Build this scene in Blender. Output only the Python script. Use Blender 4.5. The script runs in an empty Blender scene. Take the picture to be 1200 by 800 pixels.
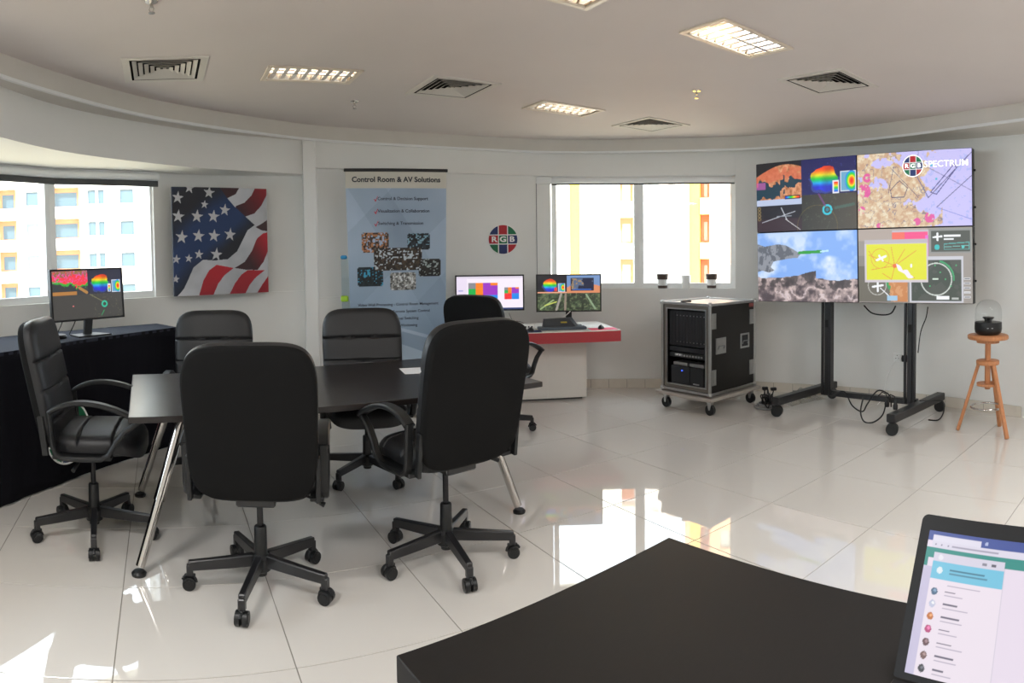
import bpy, math, random
import numpy as np
from mathutils import Vector, Matrix

# ------------------------------------------------------------------ camera
CX_, CF, CH = 600.0, 766.15, 1.459
PIT, ROL, YH = 0.0338, 0.0111, 324.36
cd = bpy.data.cameras.new('camera'); cam = bpy.data.objects.new('camera', cd)
bpy.context.scene.collection.objects.link(cam)
cd.type = 'PANO'
cd.panorama_type = 'CENTRAL_CYLINDRICAL'
cd.central_cylindrical_radius = 1.0
cd.central_cylindrical_range_u_min = -600 / CF
cd.central_cylindrical_range_u_max = 600 / CF
cd.central_cylindrical_range_v_min = -(800 - YH) / CF
cd.central_cylindrical_range_v_max = YH / CF
cd.clip_start = 0.05; cd.clip_end = 500
_cp, _sp, _cr, _sr = math.cos(PIT), math.sin(PIT), math.cos(ROL), math.sin(ROL)
_R = Matrix(((_cr, _sr, 0), (-_sr * _sp, _cr * _sp, -_cp), (-_sr * _cp, _cr * _cp, _sp)))
cam.matrix_world = Matrix.Translation((0, 0, CH)) @ _R.to_4x4()
bpy.context.scene.camera = cam

# ------------------------------------------------------------------ light and exposure
sc = bpy.context.scene
sc.view_settings.view_transform = 'Standard'
sc.view_settings.look = 'None'
sc.view_settings.exposure = 0.86
sc.view_settings.gamma = 1.0
sc.view_settings.use_curve_mapping = False
world = bpy.data.worlds.new('sky'); sc.world = world; world.use_nodes = True
bg = world.node_tree.nodes['Background']
bg.inputs[0].default_value = (0.80, 0.90, 1.0, 1)
bg.inputs[1].default_value = 4.6
sl = bpy.data.lights.new('sun', 'SUN'); sl.energy = 4.5; sl.angle = math.radians(1.0); sl.color = (1.0, 0.95, 0.86)
sun = bpy.data.objects.new('sun', sl); sc.collection.objects.link(sun)
sun.rotation_euler = Vector((-0.15, 0.84, -0.52)).to_track_quat('-Z', 'Y').to_euler()
# added fill lights without fixtures, over and behind the camera, to brighten the interior
for _k, (_x, _y) in enumerate(((-1.6, .9), (1.2, .9), (2.9, 1.9), (-1.6, -1.2), (.4, -1.2), (2.6, -.6))):
    _l = bpy.data.lights.new('added_fill_light', 'AREA'); _l.shape = 'RECTANGLE'; _l.size = .56; _l.size_y = .26; _l.energy = 18.0; _l.color = (1.0, .985, .965)
    _o = bpy.data.objects.new('added_fill_light', _l); sc.collection.objects.link(_o); _o.location = (_x, _y, 2.67)
sc.cycles.max_bounces = 10
sc.cycles.diffuse_bounces = 6
sc.cycles.glossy_bounces = 5
sc.cycles.transparent_max_bounces = 12
sc.cycles.sample_clamp_indirect = 12.0
sc.cycles.caustics_reflective = False
sc.cycles.caustics_refractive = False

rng = random.Random(7)
PI = math.pi
def s2l(c):
    return tuple(((x / 12.92) if x <= 0.04045 else ((x + 0.055) / 1.055) ** 2.4) for x in c[:3])
def hexc(h):
    return tuple(int(h[i:i + 2], 16) / 255 for i in (0, 2, 4))

# ------------------------------------------------------------------ materials
MATS = {}
def mat(name, rgb, rough=0.5, metal=0.0, spec=0.5, emit=0.0, noise=0.0, nscale=8.0, bump=0.0, bscale=200.0, coat=0.0, stretch=None):
    """procedural material; rgb is sRGB"""
    if name in MATS: return MATS[name]
    m = bpy.data.materials.new(name); m.use_nodes = True
    nt = m.node_tree; b = nt.nodes['Principled BSDF']
    col = (*s2l(rgb), 1)
    b.inputs['Base Color'].default_value = col
    b.inputs['Roughness'].default_value = rough
    b.inputs['Metallic'].default_value = metal
    b.inputs['Specular IOR Level'].default_value = spec
    b.inputs['Coat Weight'].default_value = coat
    b.inputs['Coat Roughness'].default_value = 0.05
    if emit:
        b.inputs['Emission Color'].default_value = col
        b.inputs['Emission Strength'].default_value = emit
    if noise or bump:
        tc = nt.nodes.new('ShaderNodeTexCoord')
        mp = nt.nodes.new('ShaderNodeMapping')
        if stretch: mp.inputs['Scale'].default_value = stretch
        nt.links.new(tc.outputs['Object'], mp.inputs[0])
    if noise:
        n = nt.nodes.new('ShaderNodeTexNoise'); n.inputs['Scale'].default_value = nscale; n.inputs['Detail'].default_value = 5
        nt.links.new(mp.outputs[0], n.inputs['Vector'])
        r = nt.nodes.new('ShaderNodeMapRange'); r.inputs['From Min'].default_value = 0.3; r.inputs['From Max'].default_value = 0.7
        r.inputs['To Min'].default_value = 1 - noise; r.inputs['To Max'].default_value = 1 + noise
        nt.links.new(n.outputs[0], r.inputs[0])
        mx = nt.nodes.new('ShaderNodeVectorMath'); mx.operation = 'SCALE'
        mx.inputs[0].default_value = col[:3]
        nt.links.new(r.outputs[0], mx.inputs['Scale'])
        nt.links.new(mx.outputs[0], b.inputs['Base Color'])
    if bump:
        n2 = nt.nodes.new('ShaderNodeTexNoise'); n2.inputs['Scale'].default_value = bscale; n2.inputs['Detail'].default_value = 3
        nt.links.new(mp.outputs[0], n2.inputs['Vector'])
        bp = nt.nodes.new('ShaderNodeBump'); bp.inputs['Strength'].default_value = bump; bp.inputs['Distance'].default_value = 0.002
        nt.links.new(n2.outputs[0], bp.inputs['Height']); nt.links.new(bp.outputs[0], b.inputs['Normal'])
    MATS[name] = m
    return m

WALL = mat('wall_paint', hexc('e2e2df'), 0.75, noise=0.02, nscale=2, bump=0.15, bscale=90)
CEIL = mat('ceiling_paint', hexc('d0c8c5'), 0.8, noise=0.02, nscale=1.5)
TRIM = mat('ring_paint', hexc('cfcbc4'), 0.6, noise=0.03, nscale=4)
TILE = mat('porcelain_tile', hexc('d4d0ca'), 0.025, noise=0.02, nscale=1.3, spec=0.85)
GROUT = mat('grout', hexc('8c877f'), 0.8)
SKIRT = mat('skirting_tile', hexc('cfc8bc'), 0.15, noise=0.05, nscale=6)
FRAMEW = mat('white_aluminium', hexc('e4e6e6'), 0.35)
LEATH = mat('black_leather', hexc('1c1c1e'), 0.42, spec=0.4, bump=0.3, bscale=350)
FABR = mat('black_fabric', hexc('131313'), 0.9, spec=0.15, bump=0.4, bscale=700)
BPLAS = mat('black_plastic', hexc('191a1b'), 0.38, spec=0.4)
BMET = mat('black_metal', hexc('1b1b1d'), 0.35, metal=0.0, spec=0.6)
CHROME = mat('chrome', hexc('c8c4c0'), 0.12, metal=1.0)
GSTEEL = mat('gas_steel', hexc('3a3a3c'), 0.25, metal=1.0)
ALU = mat('aluminium', hexc('b9b9b8'), 0.35, metal=1.0, noise=0.05, nscale=30)
TABLE = mat('dark_veneer', hexc('241f1e'), 0.28, noise=0.15, nscale=30, spec=0.5, stretch=(1, 12, 1))
DESK = mat('desk_black_brown', hexc('171514'), 0.55, noise=0.12, nscale=40, spec=0.2, stretch=(1, 10, 1))
CLOTH = mat('black_cloth', hexc('15151a'), 0.95, spec=0.1, bump=0.4, bscale=500)
CLOTHT = mat('black_cloth_sheen', hexc('2b2e38'), 0.9, spec=0.2, bump=0.4, bscale=500)  # window sheen on the counter top put into a lighter, bluish colour
REDLAM = mat('red_laminate', hexc('a8232e'), 0.3)
WHLAM = mat('white_laminate', hexc('dcd8d0'), 0.35)
WOOD = mat('stool_wood', hexc('b87c52'), 0.45, noise=0.15, nscale=12, stretch=(6, 6, 1))
PLY = mat('case_board', hexc('15120f'), 0.4, noise=0.1, nscale=20)
GREYP = mat('grey_plastic', hexc('8a8c8e'), 0.4)
WHITEP = mat('white_plastic', hexc('e8e8e6'), 0.4)
BROWNP = mat('brown_silicone', hexc('4a3b33'), 0.6)
BLUEP = mat('blue_plastic', hexc('1f8fc4'), 0.4)
GREENP = mat('green_plastic', hexc('a8d431'), 0.4)
PINKP = mat('pink_pad', hexc('e0506a'), 0.7)
NAVYP = mat('navy_pad', hexc('1d2c58'), 0.8)
PAPER = mat('paper', hexc('e6e6e6'), 0.7)
INK = mat('dark_ink', hexc('2c2f3a'), 0.7)
INKG = mat('grey_ink', hexc('4b5262'), 0.7)
REDINK = mat('red_ink', hexc('c8202c'), 0.7)
WINK = mat('white_ink', hexc('f0f0f0'), 0.6)
EW = mat('screen_white', hexc('ffffff'), 0.4, emit=0.54)
TUBE = mat('tube_reflection_glow', hexc('fff4e4'), 0.4, emit=3.2)  # glow stands in for window light mirrored in the louvred fixtures
TUBEGLOW = mat('tube_reflection_glow_strong', hexc('fffaf2'), 0.4, emit=6.0)  # stronger glow for the fixture that mirrors the window white
REFL = mat('lamp_reflector', hexc('e8e0d6'), 0.12, metal=1.0)
BLADE = mat('lamp_louvre', hexc('efe9e2'), 0.3, metal=0.6)
OFFSCR = mat('dark_glass', hexc('08080a'), 0.08)
GWIN = mat('far_window_glass', hexc('4f626b'), 0.2)
BWHITE = mat('facade_white', hexc('dedad2'), 0.8)
BPEACH = mat('facade_peach', hexc('efb784'), 0.8)
BORANGE = mat('facade_orange', hexc('e39a72'), 0.8)
BYELL = mat('facade_yellow', hexc('f0c048'), 0.8)
SAND = mat('sand_ground', hexc('c9b99c'), 0.9, noise=0.1, nscale=0.2)
SLOT = mat('vent_dark', hexc('151413'), 0.9)
VENTM = mat('vent_metal', hexc('cdc8c1'), 0.45)
LED = mat('blue_led', hexc('3050ff'), 0.4, emit=3.0)

def glass_mat(name, tint=(1, 1, 1)):
    m = bpy.data.materials.new(name); m.use_nodes = True; nt = m.node_tree
    nt.nodes.remove(nt.nodes['Principled BSDF']); out = nt.nodes['Material Output']
    t = nt.nodes.new('ShaderNodeBsdfTransparent'); t.inputs[0].default_value = (*tint, 1)
    g = nt.nodes.new('ShaderNodeBsdfGlossy'); g.inputs['Roughness'].default_value = 0.02
    lw = nt.nodes.new('ShaderNodeLayerWeight'); lw.inputs[0].default_value = 0.5
    pw_ = nt.nodes.new('ShaderNodeMath'); pw_.operation = 'POWER'; pw_.inputs[1].default_value = 4.0
    nt.links.new(lw.outputs['Facing'], pw_.inputs[0])
    f = nt.nodes.new('ShaderNodeMath'); f.operation = 'MULTIPLY_ADD'; f.inputs[1].default_value = 0.7; f.inputs[2].default_value = 0.045
    nt.links.new(pw_.outputs[0], f.inputs[0])
    mx = nt.nodes.new('ShaderNodeMixShader')
    nt.links.new(f.outputs[0], mx.inputs[0]); nt.links.new(t.outputs[0], mx.inputs[1]); nt.links.new(g.outputs[0], mx.inputs[2])
    nt.links.new(mx.outputs[0], out.inputs[0])
    return m
GLASS = glass_mat('window_glass', (0.97, 0.985, 0.98))
DOMEG = glass_mat('dome_glass', (0.93, 0.94, 0.94))
ACRY = glass_mat('clear_plastic', (0.85, 0.92, 0.95))

def attr_mat(name, emit):
    m = bpy.data.materials.new(name); m.use_nodes = True; nt = m.node_tree; b = nt.nodes['Principled BSDF']
    a = nt.nodes.new('ShaderNodeAttribute'); a.attribute_name = 'Col'
    if emit:
        b.inputs['Base Color'].default_value = (0.01, 0.01, 0.01, 1); b.inputs['Roughness'].default_value = 0.35
        nt.links.new(a.outputs['Color'], b.inputs['Emission Color']); b.inputs['Emission Strength'].default_value = emit
    else:
        nt.links.new(a.outputs['Color'], b.inputs['Base Color']); b.inputs['Roughness'].default_value = 0.6
    return m
SCREEN = attr_mat('lit_display', 0.58)
PRINT = attr_mat('print', 0)

# ------------------------------------------------------------------ mesh helpers
class MB:
    def __init__(s): s.v = []; s.f = []; s.sm = []
    def add(s, vs, fs, smooth=False):
        n = len(s.v); s.v += [tuple(v) for v in vs]
        s.f += [tuple(i + n for i in f) for f in fs]; s.sm += [smooth] * len(fs)
        return s
    def box(s, c, d, R=None, bev=0.0):
        """box centre c, full size d, optional chamfer and rotation"""
        x, y, z = d[0] / 2, d[1] / 2, d[2] / 2
        if bev <= 0 or bev * 2 >= min(d):
            vs = [(a * x, b * y, e * z) for a in (-1, 1) for b in (-1, 1) for e in (-1, 1)]
            fs = [(0, 1, 3, 2), (4, 6, 7, 5), (0, 4, 5, 1), (2, 3, 7, 6), (0, 2, 6, 4), (1, 5, 7, 3)]
        else:
            vs = []; idx = {}
            for a in (-1, 1):
                for b in (-1, 1):
                    for e in (-1, 1):
                        for k in range(3):
                            p = [a * x, b * y, e * z]
                            for j in range(3):
                                if j != k: p[j] -= (a, b, e)[j] * bev
                            idx[(a, b, e, k)] = len(vs); vs.append(tuple(p))
            fs = []
            I = lambda a, b, e, k: idx[(a, b, e, k)]
            for k in range(3):
                i, j = (k + 1) % 3, (k + 2) % 3
                for sg in (-1, 1):
                    q = []
                    for (p_, r_) in ((-1, -1), (1, -1), (1, 1), (-1, 1)):
                        t = [0, 0, 0]; t[k] = sg; t[i] = p_; t[j] = r_; q.append(I(*t, k))
                    fs.append(tuple(q if sg > 0 else q[::-1]))
            for k in range(3):          # edges along axis k
                i, j = (k + 1) % 3, (k + 2) % 3
                for si in (-1, 1):
                    for sj in (-1, 1):
                        def T(sk, face):
                            t = [0, 0, 0]; t[k] = sk; t[i] = si; t[j] = sj; return I(*t, face)
                        q = [T(-1, i), T(1, i), T(1, j), T(-1, j)]
                        fs.append(tuple(q if si * sj < 0 else q[::-1]))
            for a in (-1, 1):
                for b in (-1, 1):
                    for e in (-1, 1):
                        q = [I(a, b, e, 0), I(a, b, e, 1), I(a, b, e, 2)]
                        fs.append(tuple(q if a * b * e > 0 else q[::-1]))
        M = R if R is not None else None
        out = []
        for v in vs:
            w = Vector(v)
            if M is not None: w = M @ w
            out.append((w.x + c[0], w.y + c[1], w.z + c[2]))
        return s.add(out, fs)
    def tube(s, p0, p1, r0, r1=None, n=14, cap=True, smooth=True):
        r1 = r0 if r1 is None else r1
        return s.path([p0, p1], [r0, r1], n, cap, smooth)
    def path(s, pts, rad, n=8, cap=True, smooth=True):
        pts = [Vector(p) for p in pts]
        if not hasattr(rad, '__len__'): rad = [rad] * len(pts)
        rings = []; up = Vector((0.13, 0.21, 0.97))
        prev = None
        for i, p in enumerate(pts):
            t = (pts[min(i + 1, len(pts) - 1)] - pts[max(i - 1, 0)]).normalized()
            a = prev if prev is not None else (Vector((1, 0, 0)) if abs(t.z) > 0.9 else up)
            a = (a - t * a.dot(t)).normalized(); prev = a
            b = t.cross(a)
            rings.append([p + (a * math.cos(2 * PI * k / n) + b * math.sin(2 * PI * k / n)) * rad[i] for k in range(n)])
        vs = [v for r in rings for v in r]; fs = []
        for i in range(len(rings) - 1):
            for k in range(n):
                k2 = (k + 1) % n
                fs.append((i * n + k, i * n + k2, (i + 1) * n + k2, (i + 1) * n + k))
        s.add(vs, fs, smooth)
        if cap:
            m = len(s.v); s.v += [tuple(v) for v in rings[0]] + [tuple(v) for v in rings[-1]]
            s.f.append(tuple(m + k for k in reversed(range(n)))); s.sm.append(False)
            s.f.append(tuple(m + n + k for k in range(n))); s.sm.append(False)
        return s
    def lathe(s, prof, c=(0, 0, 0), n=28, smooth=True):
        vs = []; fs = []
        for r, z in prof:
            for k in range(n):
                a = 2 * PI * k / n
                vs.append((c[0] + r * math.cos(a), c[1] + r * math.sin(a), c[2] + z))
        for i in range(len(prof) - 1):
            for k in range(n):
                k2 = (k + 1) % n
                fs.append((i * n + k, i * n + k2, (i + 1) * n + k2, (i + 1) * n + k))
        return s.add(vs, fs, smooth)
    def torus(s, c, R, r, n=32, m=8, M=None):
        vs = []; fs = []
        for i in range(n):
            a = 2 * PI * i / n
            for j in range(m):
                b = 2 * PI * j / m
                p = Vector(((R + r * math.cos(b)) * math.cos(a), (R + r * math.cos(b)) * math.sin(a), r * math.sin(b)))
                if M is not None: p = M @ p
                vs.append((p.x + c[0], p.y + c[1], p.z + c[2]))
                fs.append((i * m + j, ((i + 1) % n) * m + j, ((i + 1) % n) * m + (j + 1) % m, i * m + (j + 1) % m))
        return s.add(vs, fs, True)
    def ringframe(s, w, h, fw, dep):
        """rectangular frame in the XZ plane as one closed piece"""
        vs = []
        for y in (-dep / 2, dep / 2):
            for a, b in ((w / 2, h / 2), (w / 2 - fw, h / 2 - fw)):
                for sx, sz in ((-1, -1), (1, -1), (1, 1), (-1, 1)): vs.append((sx * a, y, sz * b))
        fs = []
        for k in range(4):
            k2 = (k + 1) % 4
            fs += [(k, k2, 4 + k2, 4 + k), (8 + k2, 8 + k, 12 + k, 12 + k2), (k2, k, 8 + k, 8 + k2), (4 + k, 4 + k2, 12 + k2, 12 + k)]
        return s.add(vs, fs)
    def prism(s, poly, z0, z1, smooth=False):
        n = len(poly)
        vs = [(p[0], p[1], z0) for p in poly] + [(p[0], p[1], z1) for p in poly]
        fs = [tuple(reversed(range(n))), tuple(range(n, 2 * n))] + [(i, (i + 1) % n, n + (i + 1) % n, n + i) for i in range(n)]
        return s.add(vs, fs, smooth)
    def xf(s, M):
        s.v = [tuple(M @ Vector(v)) for v in s.v]; return s
    def mesh(s, name, m):
        me = bpy.data.meshes.new(name); me.from_pydata(s.v, [], s.f); me.update()
        me.polygons.foreach_set('use_smooth', s.sm)
        me.materials.append(m)
        return me
def fixn(me):
    import bmesh
    bm = bmesh.new(); bm.from_mesh(me)
    bmesh.ops.remove_doubles(bm, verts=bm.verts, dist=1e-6)
    bmesh.ops.recalc_face_normals(bm, faces=bm.faces); bm.to_mesh(me); bm.free()
    if any(p.use_smooth for p in me.polygons): me.set_sharp_from_angle(angle=math.radians(42))
def ob(name, mb, m, parent=None, loc=None, rz=0.0, norm=True):
    me = mb.mesh(name, m) if isinstance(mb, MB) else mb
    if norm and isinstance(mb, MB): fixn(me)
    o = bpy.data.objects.new(name, me); sc.collection.objects.link(o)
    if parent is not None: o.parent = parent
    if loc is not None: o.location = loc
    if rz: o.rotation_euler = (0, 0, rz)
    return o
def empty(name, loc=(0, 0, 0), rz=0.0):
    o = bpy.data.objects.new(name, None); sc.collection.objects.link(o)
    o.location = loc; o.rotation_euler = (0, 0, rz); o.empty_display_size = 0.1
    return o
def tag(o, label, cat, group=None):
    o['label'] = label; o['category'] = cat
    if group: o['group'] = group
    return o
def struct(o): o['kind'] = 'structure'; return o
def dup(root, loc, rz, label, group=None):
    r = root.copy(); sc.collection.objects.link(r); r.location = loc; r.rotation_euler = (0, 0, rz)
    r['label'] = label
    if group: r['group'] = group
    for ch in list(root.children):
        c = ch.copy(); sc.collection.objects.link(c); c.parent = r
        for g in ch.children:
            d = g.copy(); sc.collection.objects.link(d); d.parent = c
    return r
def text(body, size, m, parent, M, name='lettering', sx=1.0, bold=0.0, align='CENTER', depth=0.0004):
    cu = bpy.data.curves.new('t', 'FONT'); cu.body = body; cu.size = size; cu.align_x = align; cu.align_y = 'CENTER'
    cu.offset = bold * size; cu.extrude = depth; cu.resolution_u = 3
    to = bpy.data.objects.new('t', cu); sc.collection.objects.link(to)
    dg = bpy.context.evaluated_depsgraph_get(); me = bpy.data.meshes.new_from_object(to.evaluated_get(dg))
    bpy.data.objects.remove(to); bpy.data.curves.remove(cu)
    me.name = name; me.materials.clear(); me.materials.append(m)
    me.transform(M @ Matrix.Diagonal((sx, 1, 1, 1)))
    o = bpy.data.objects.new(name, me); sc.collection.objects.link(o); o.parent = parent
    return o
def frame_matrix(o, ex, ey):
    """matrix taking (x,y,z) to o + x*ex + y*ey + z*normal"""
    ex = Vector(ex).normalized(); ey = Vector(ey); ey = (ey - ex * ey.dot(ex)).normalized(); ez = ex.cross(ey)
    return Matrix(((ex.x, ey.x, ez.x, o[0]), (ex.y, ey.y, ez.y, o[1]), (ex.z, ey.z, ez.z, o[2]), (0, 0, 0, 1)))
def grid_print(name, img, w, h, m, parent, M, warp=None):
    """img rows top to bottom (sRGB floats) printed as coloured vertices on a w x h grid in the XY plane (origin centre)"""
    H, W = img.shape[:2]
    xs = np.linspace(-w / 2, w / 2, W); ys = np.linspace(h / 2, -h / 2, H)
    X, Y = np.meshgrid(xs, ys); Z = np.zeros_like(X)
    if warp: X, Y, Z = warp(X, Y)
    P = np.stack([X, Y, Z], -1).reshape(-1, 3)
    Mn = np.array(M); P = P @ Mn[:3, :3].T + Mn[:3, 3]
    i = np.arange(H * W).reshape(H, W)
    F = np.stack([i[1:, :-1], i[1:, 1:], i[:-1, 1:], i[:-1, :-1]], -1).reshape(-1, 4)
    me = bpy.data.meshes.new(name)
    me.vertices.add(len(P)); me.vertices.foreach_set('co', P.ravel().astype(np.float32))
    me.loops.add(F.size); me.loops.foreach_set('vertex_index', F.ravel().astype(np.int32))
    me.polygons.add(len(F)); me.polygons.foreach_set('loop_start', np.arange(0, F.size, 4, dtype=np.int32))
    me.update(calc_edges=True)
    c = np.clip(img.reshape(-1, 3), 0, 1)
    lin = np.where(c <= 0.04045, c / 12.92, ((c + 0.055) / 1.055) ** 2.4)
    at = me.color_attributes.new('Col', 'FLOAT_COLOR', 'POINT')
    at.data.foreach_set('color', np.concatenate([lin, np.ones((len(lin), 1))], 1).ravel().astype(np.float32))
    me.materials.append(m)
    o = bpy.data.objects.new(name, me); sc.collection.objects.link(o); o.parent = parent
    return o

# ------------------------------------------------------------------ picture painting for displays and prints
def vnoise(H, W, fy, fx, seed):
    r = np.random.RandomState(seed); g = r.rand(int(fy) + 3, int(fx) + 3)
    y = np.linspace(0, fy, H); x = np.linspace(0, fx, W)
    yi = y.astype(int); xi = x.astype(int); ty = y - yi; tx = x - xi
    ty = ty * ty * (3 - 2 * ty); tx = tx * tx * (3 - 2 * tx)
    a = g[np.ix_(yi, xi)]; b = g[np.ix_(yi, xi + 1)]; c = g[np.ix_(yi + 1, xi)]; d = g[np.ix_(yi + 1, xi + 1)]
    return (a * (1 - tx) + b * tx) * (1 - ty)[:, None] + (c * (1 - tx) + d * tx) * ty[:, None]
def fbm(H, W, f, seed, asp=1.7, oct=4):
    o = np.zeros((H, W)); a = 0.5
    for k in range(oct):
        o += a * vnoise(H, W, f, f * asp, seed + k); f *= 2; a *= 0.5
    return o / (1 - 0.5 ** oct)
class Pic:
    def __init__(s, W, H, c):
        s.W, s.H = W, H; s.a = np.zeros((H, W, 3)); s.a[:] = c
        s.X, s.Y = np.meshgrid((np.arange(W) + .5) / W, (np.arange(H) + .5) / H)   # Y downwards
        s.asp = W / H
    def put(s, mask, c, al=1.0):
        c = np.asarray(c, float)
        if c.ndim == 1: s.a[mask] = s.a[mask] * (1 - al) + c * al
        else: s.a[mask] = s.a[mask] * (1 - al) + c[mask] * al
        return s
    def rect(s, x0, y0, x1, y1, c, al=1.0): return s.put((s.X >= x0) & (s.X < x1) & (s.Y >= y0) & (s.Y < y1), c, al)
    def line(s, x0, y0, x1, y1, w, c, al=1.0):
        A = s.asp; dx, dy = (x1 - x0) * A, y1 - y0; L = dx * dx + dy * dy + 1e-9
        t = np.clip(((s.X - x0) * A * dx + (s.Y - y0) * dy) / L, 0, 1)
        d = np.hypot((s.X - x0) * A - t * dx, s.Y - y0 - t * dy)
        return s.put(d < w, c, al)
    def poly_line(s, pts, w, c, al=1.0):
        for a, b in zip(pts[:-1], pts[1:]): s.line(*a, *b, w, c, al)
        return s
    def ring(s, x, y, r, w, c, al=1.0):
        d = np.hypot((s.X - x) * s.asp, s.Y - y); return s.put(abs(d - r) < w, c, al)
    def disc(s, x, y, r, c, al=1.0, sx=1.0):
        d = np.hypot((s.X - x) * s.asp / sx, s.Y - y); return s.put(d < r, c, al)
    def inpoly(s, pts):
        m = np.zeros(s.X.shape, bool); n = len(pts)
        for i in range(n):
            x0, y0 = pts[i]; x1, y1 = pts[(i + 1) % n]
            c = ((y0 > s.Y) != (y1 > s.Y))
            with np.errstate(divide='ignore', invalid='ignore'):
                xx = (x1 - x0) * (s.Y - y0) / (y1 - y0 + 1e-12) + x0
            m ^= c & (s.X < xx)
        return m
def rainbow(t):
    t = np.clip(t, 0, 1)[..., None]
    st = np.array([[.15, .2, .85], [.1, .65, .9], [.1, .8, .25], [.95, .9, .1], [1, .45, .05], [.95, .1, .1]])
    k = t * 5; i = np.clip(k.astype(int), 0, 4)[..., 0]; f = k - i[..., None]
    return st[i] * (1 - f) + st[i + 1] * f
def paint_blob(p, cx, cy, r):
    n = fbm(p.H, p.W, 9, 5)
    d = np.hypot((p.X - cx) * p.asp, (p.Y - cy) * (1.0 + 0.25 * (p.Y < cy))) / r + (n - .5) * .5
    hgt = np.clip(1 - (p.Y - cy + r * .7) / (1.7 * r), 0, 1)
    p.put(d < 1.15, rainbow(hgt * 1.05 - .15) * (0.75 + .5 * n[..., None]), .9)
    p.put((d >= 1.15) & (d < 1.35) & (p.Y > cy), hexc('3f52a8'), .7)
def paint_inset(p, x0, y0, x1, y1):
    p.rect(x0, y0, x1, y1, hexc('d4d8e4')); e = .008
    p.rect(x0 + e, y0 + e * 2, x1 - e, y1 - e * 2, hexc('6aa6c8'))
    cx, cy = x0 + (x1 - x0) * .72, (y0 + y1) / 2
    d = np.hypot((p.X - cx) * p.asp * 1.5, p.Y - cy) / ((y1 - y0) * .5)
    p.put((d < 1) & (p.X < x1 - e), rainbow(1.1 - d))
def brush_map(W, H):
    sea = hexc('c7c1f2'); p = Pic(W, H, sea)
    land = hexc('d8bd9c'); n = fbm(H, W, 7, 11); n2 = fbm(H, W, 22, 15)
    x, y = p.X, p.Y
    f = (0.95 - x * 1.35 - 0.0 * y) + (n - .5) * 1.7
    f = np.where(y > .6, f + (y - .6) * 1.9 * (x < .75), f)
    pen = np.hypot((x - .38 - (y - .3) * .45) * 1.1, (y - .4) * .55) < .16 + (n - .5) * .2
    m = (f > .43) | pen
    p.put(m, land); p.put(m & (n2 > .58), hexc('c49c7c'), .7); p.put(m & (n2 < .36), hexc('ece2c8'), .7)
    p.put(m & (abs(n - .5) < .012), hexc('6f6a86'), .7)
    p.put((~m) & (n2 > .66), hexc('aab4ee'), .7)
    for cx, cy, r in ((.06, .5, .1), (.09, .32, .06), (.53, .93, .05), (.64, .88, .07), (.2, .98, .05), (.04, .75, .05)):
        d = np.hypot((x - cx) * p.asp, y - cy)
        p.put((d < r) & (n2 > .42), hexc('e2559f'), .9)
    dk = hexc('6a6690')
    p.line(.48, .18, .63, .62, .006, dk); p.line(.63, .62, 1, .05, .006, dk); p.line(.6, .2, 1, .55, .004, dk, .8)
    p.line(.55, 0, .52, .35, .004, dk); p.poly_line([(.65, .55), (.85, .2), (.87, .25), (.7, .58), (.65, .55)], .006, hexc('4f4a86'))
    p.line(.7, .75, 1, .35, .005, dk); p.line(.7, .75, 1, .92, .004, hexc('7a86d8'))
    p.poly_line([(.3, .5), (.38, .38), (.45, .48), (.42, .6), (.31, .6), (.3, .5)], .005, hexc('4a4468'))
    p.line(.3, .2, .55, .62, .004, hexc('4a4468'), .8); p.line(.28, .55, .33, .2, .004, hexc('4a4468'), .8)
    for q in ((.66, .2), (.55, .28), (.7, .38)): p.disc(*q, .015, hexc('45b8d8'))
    return p
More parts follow.
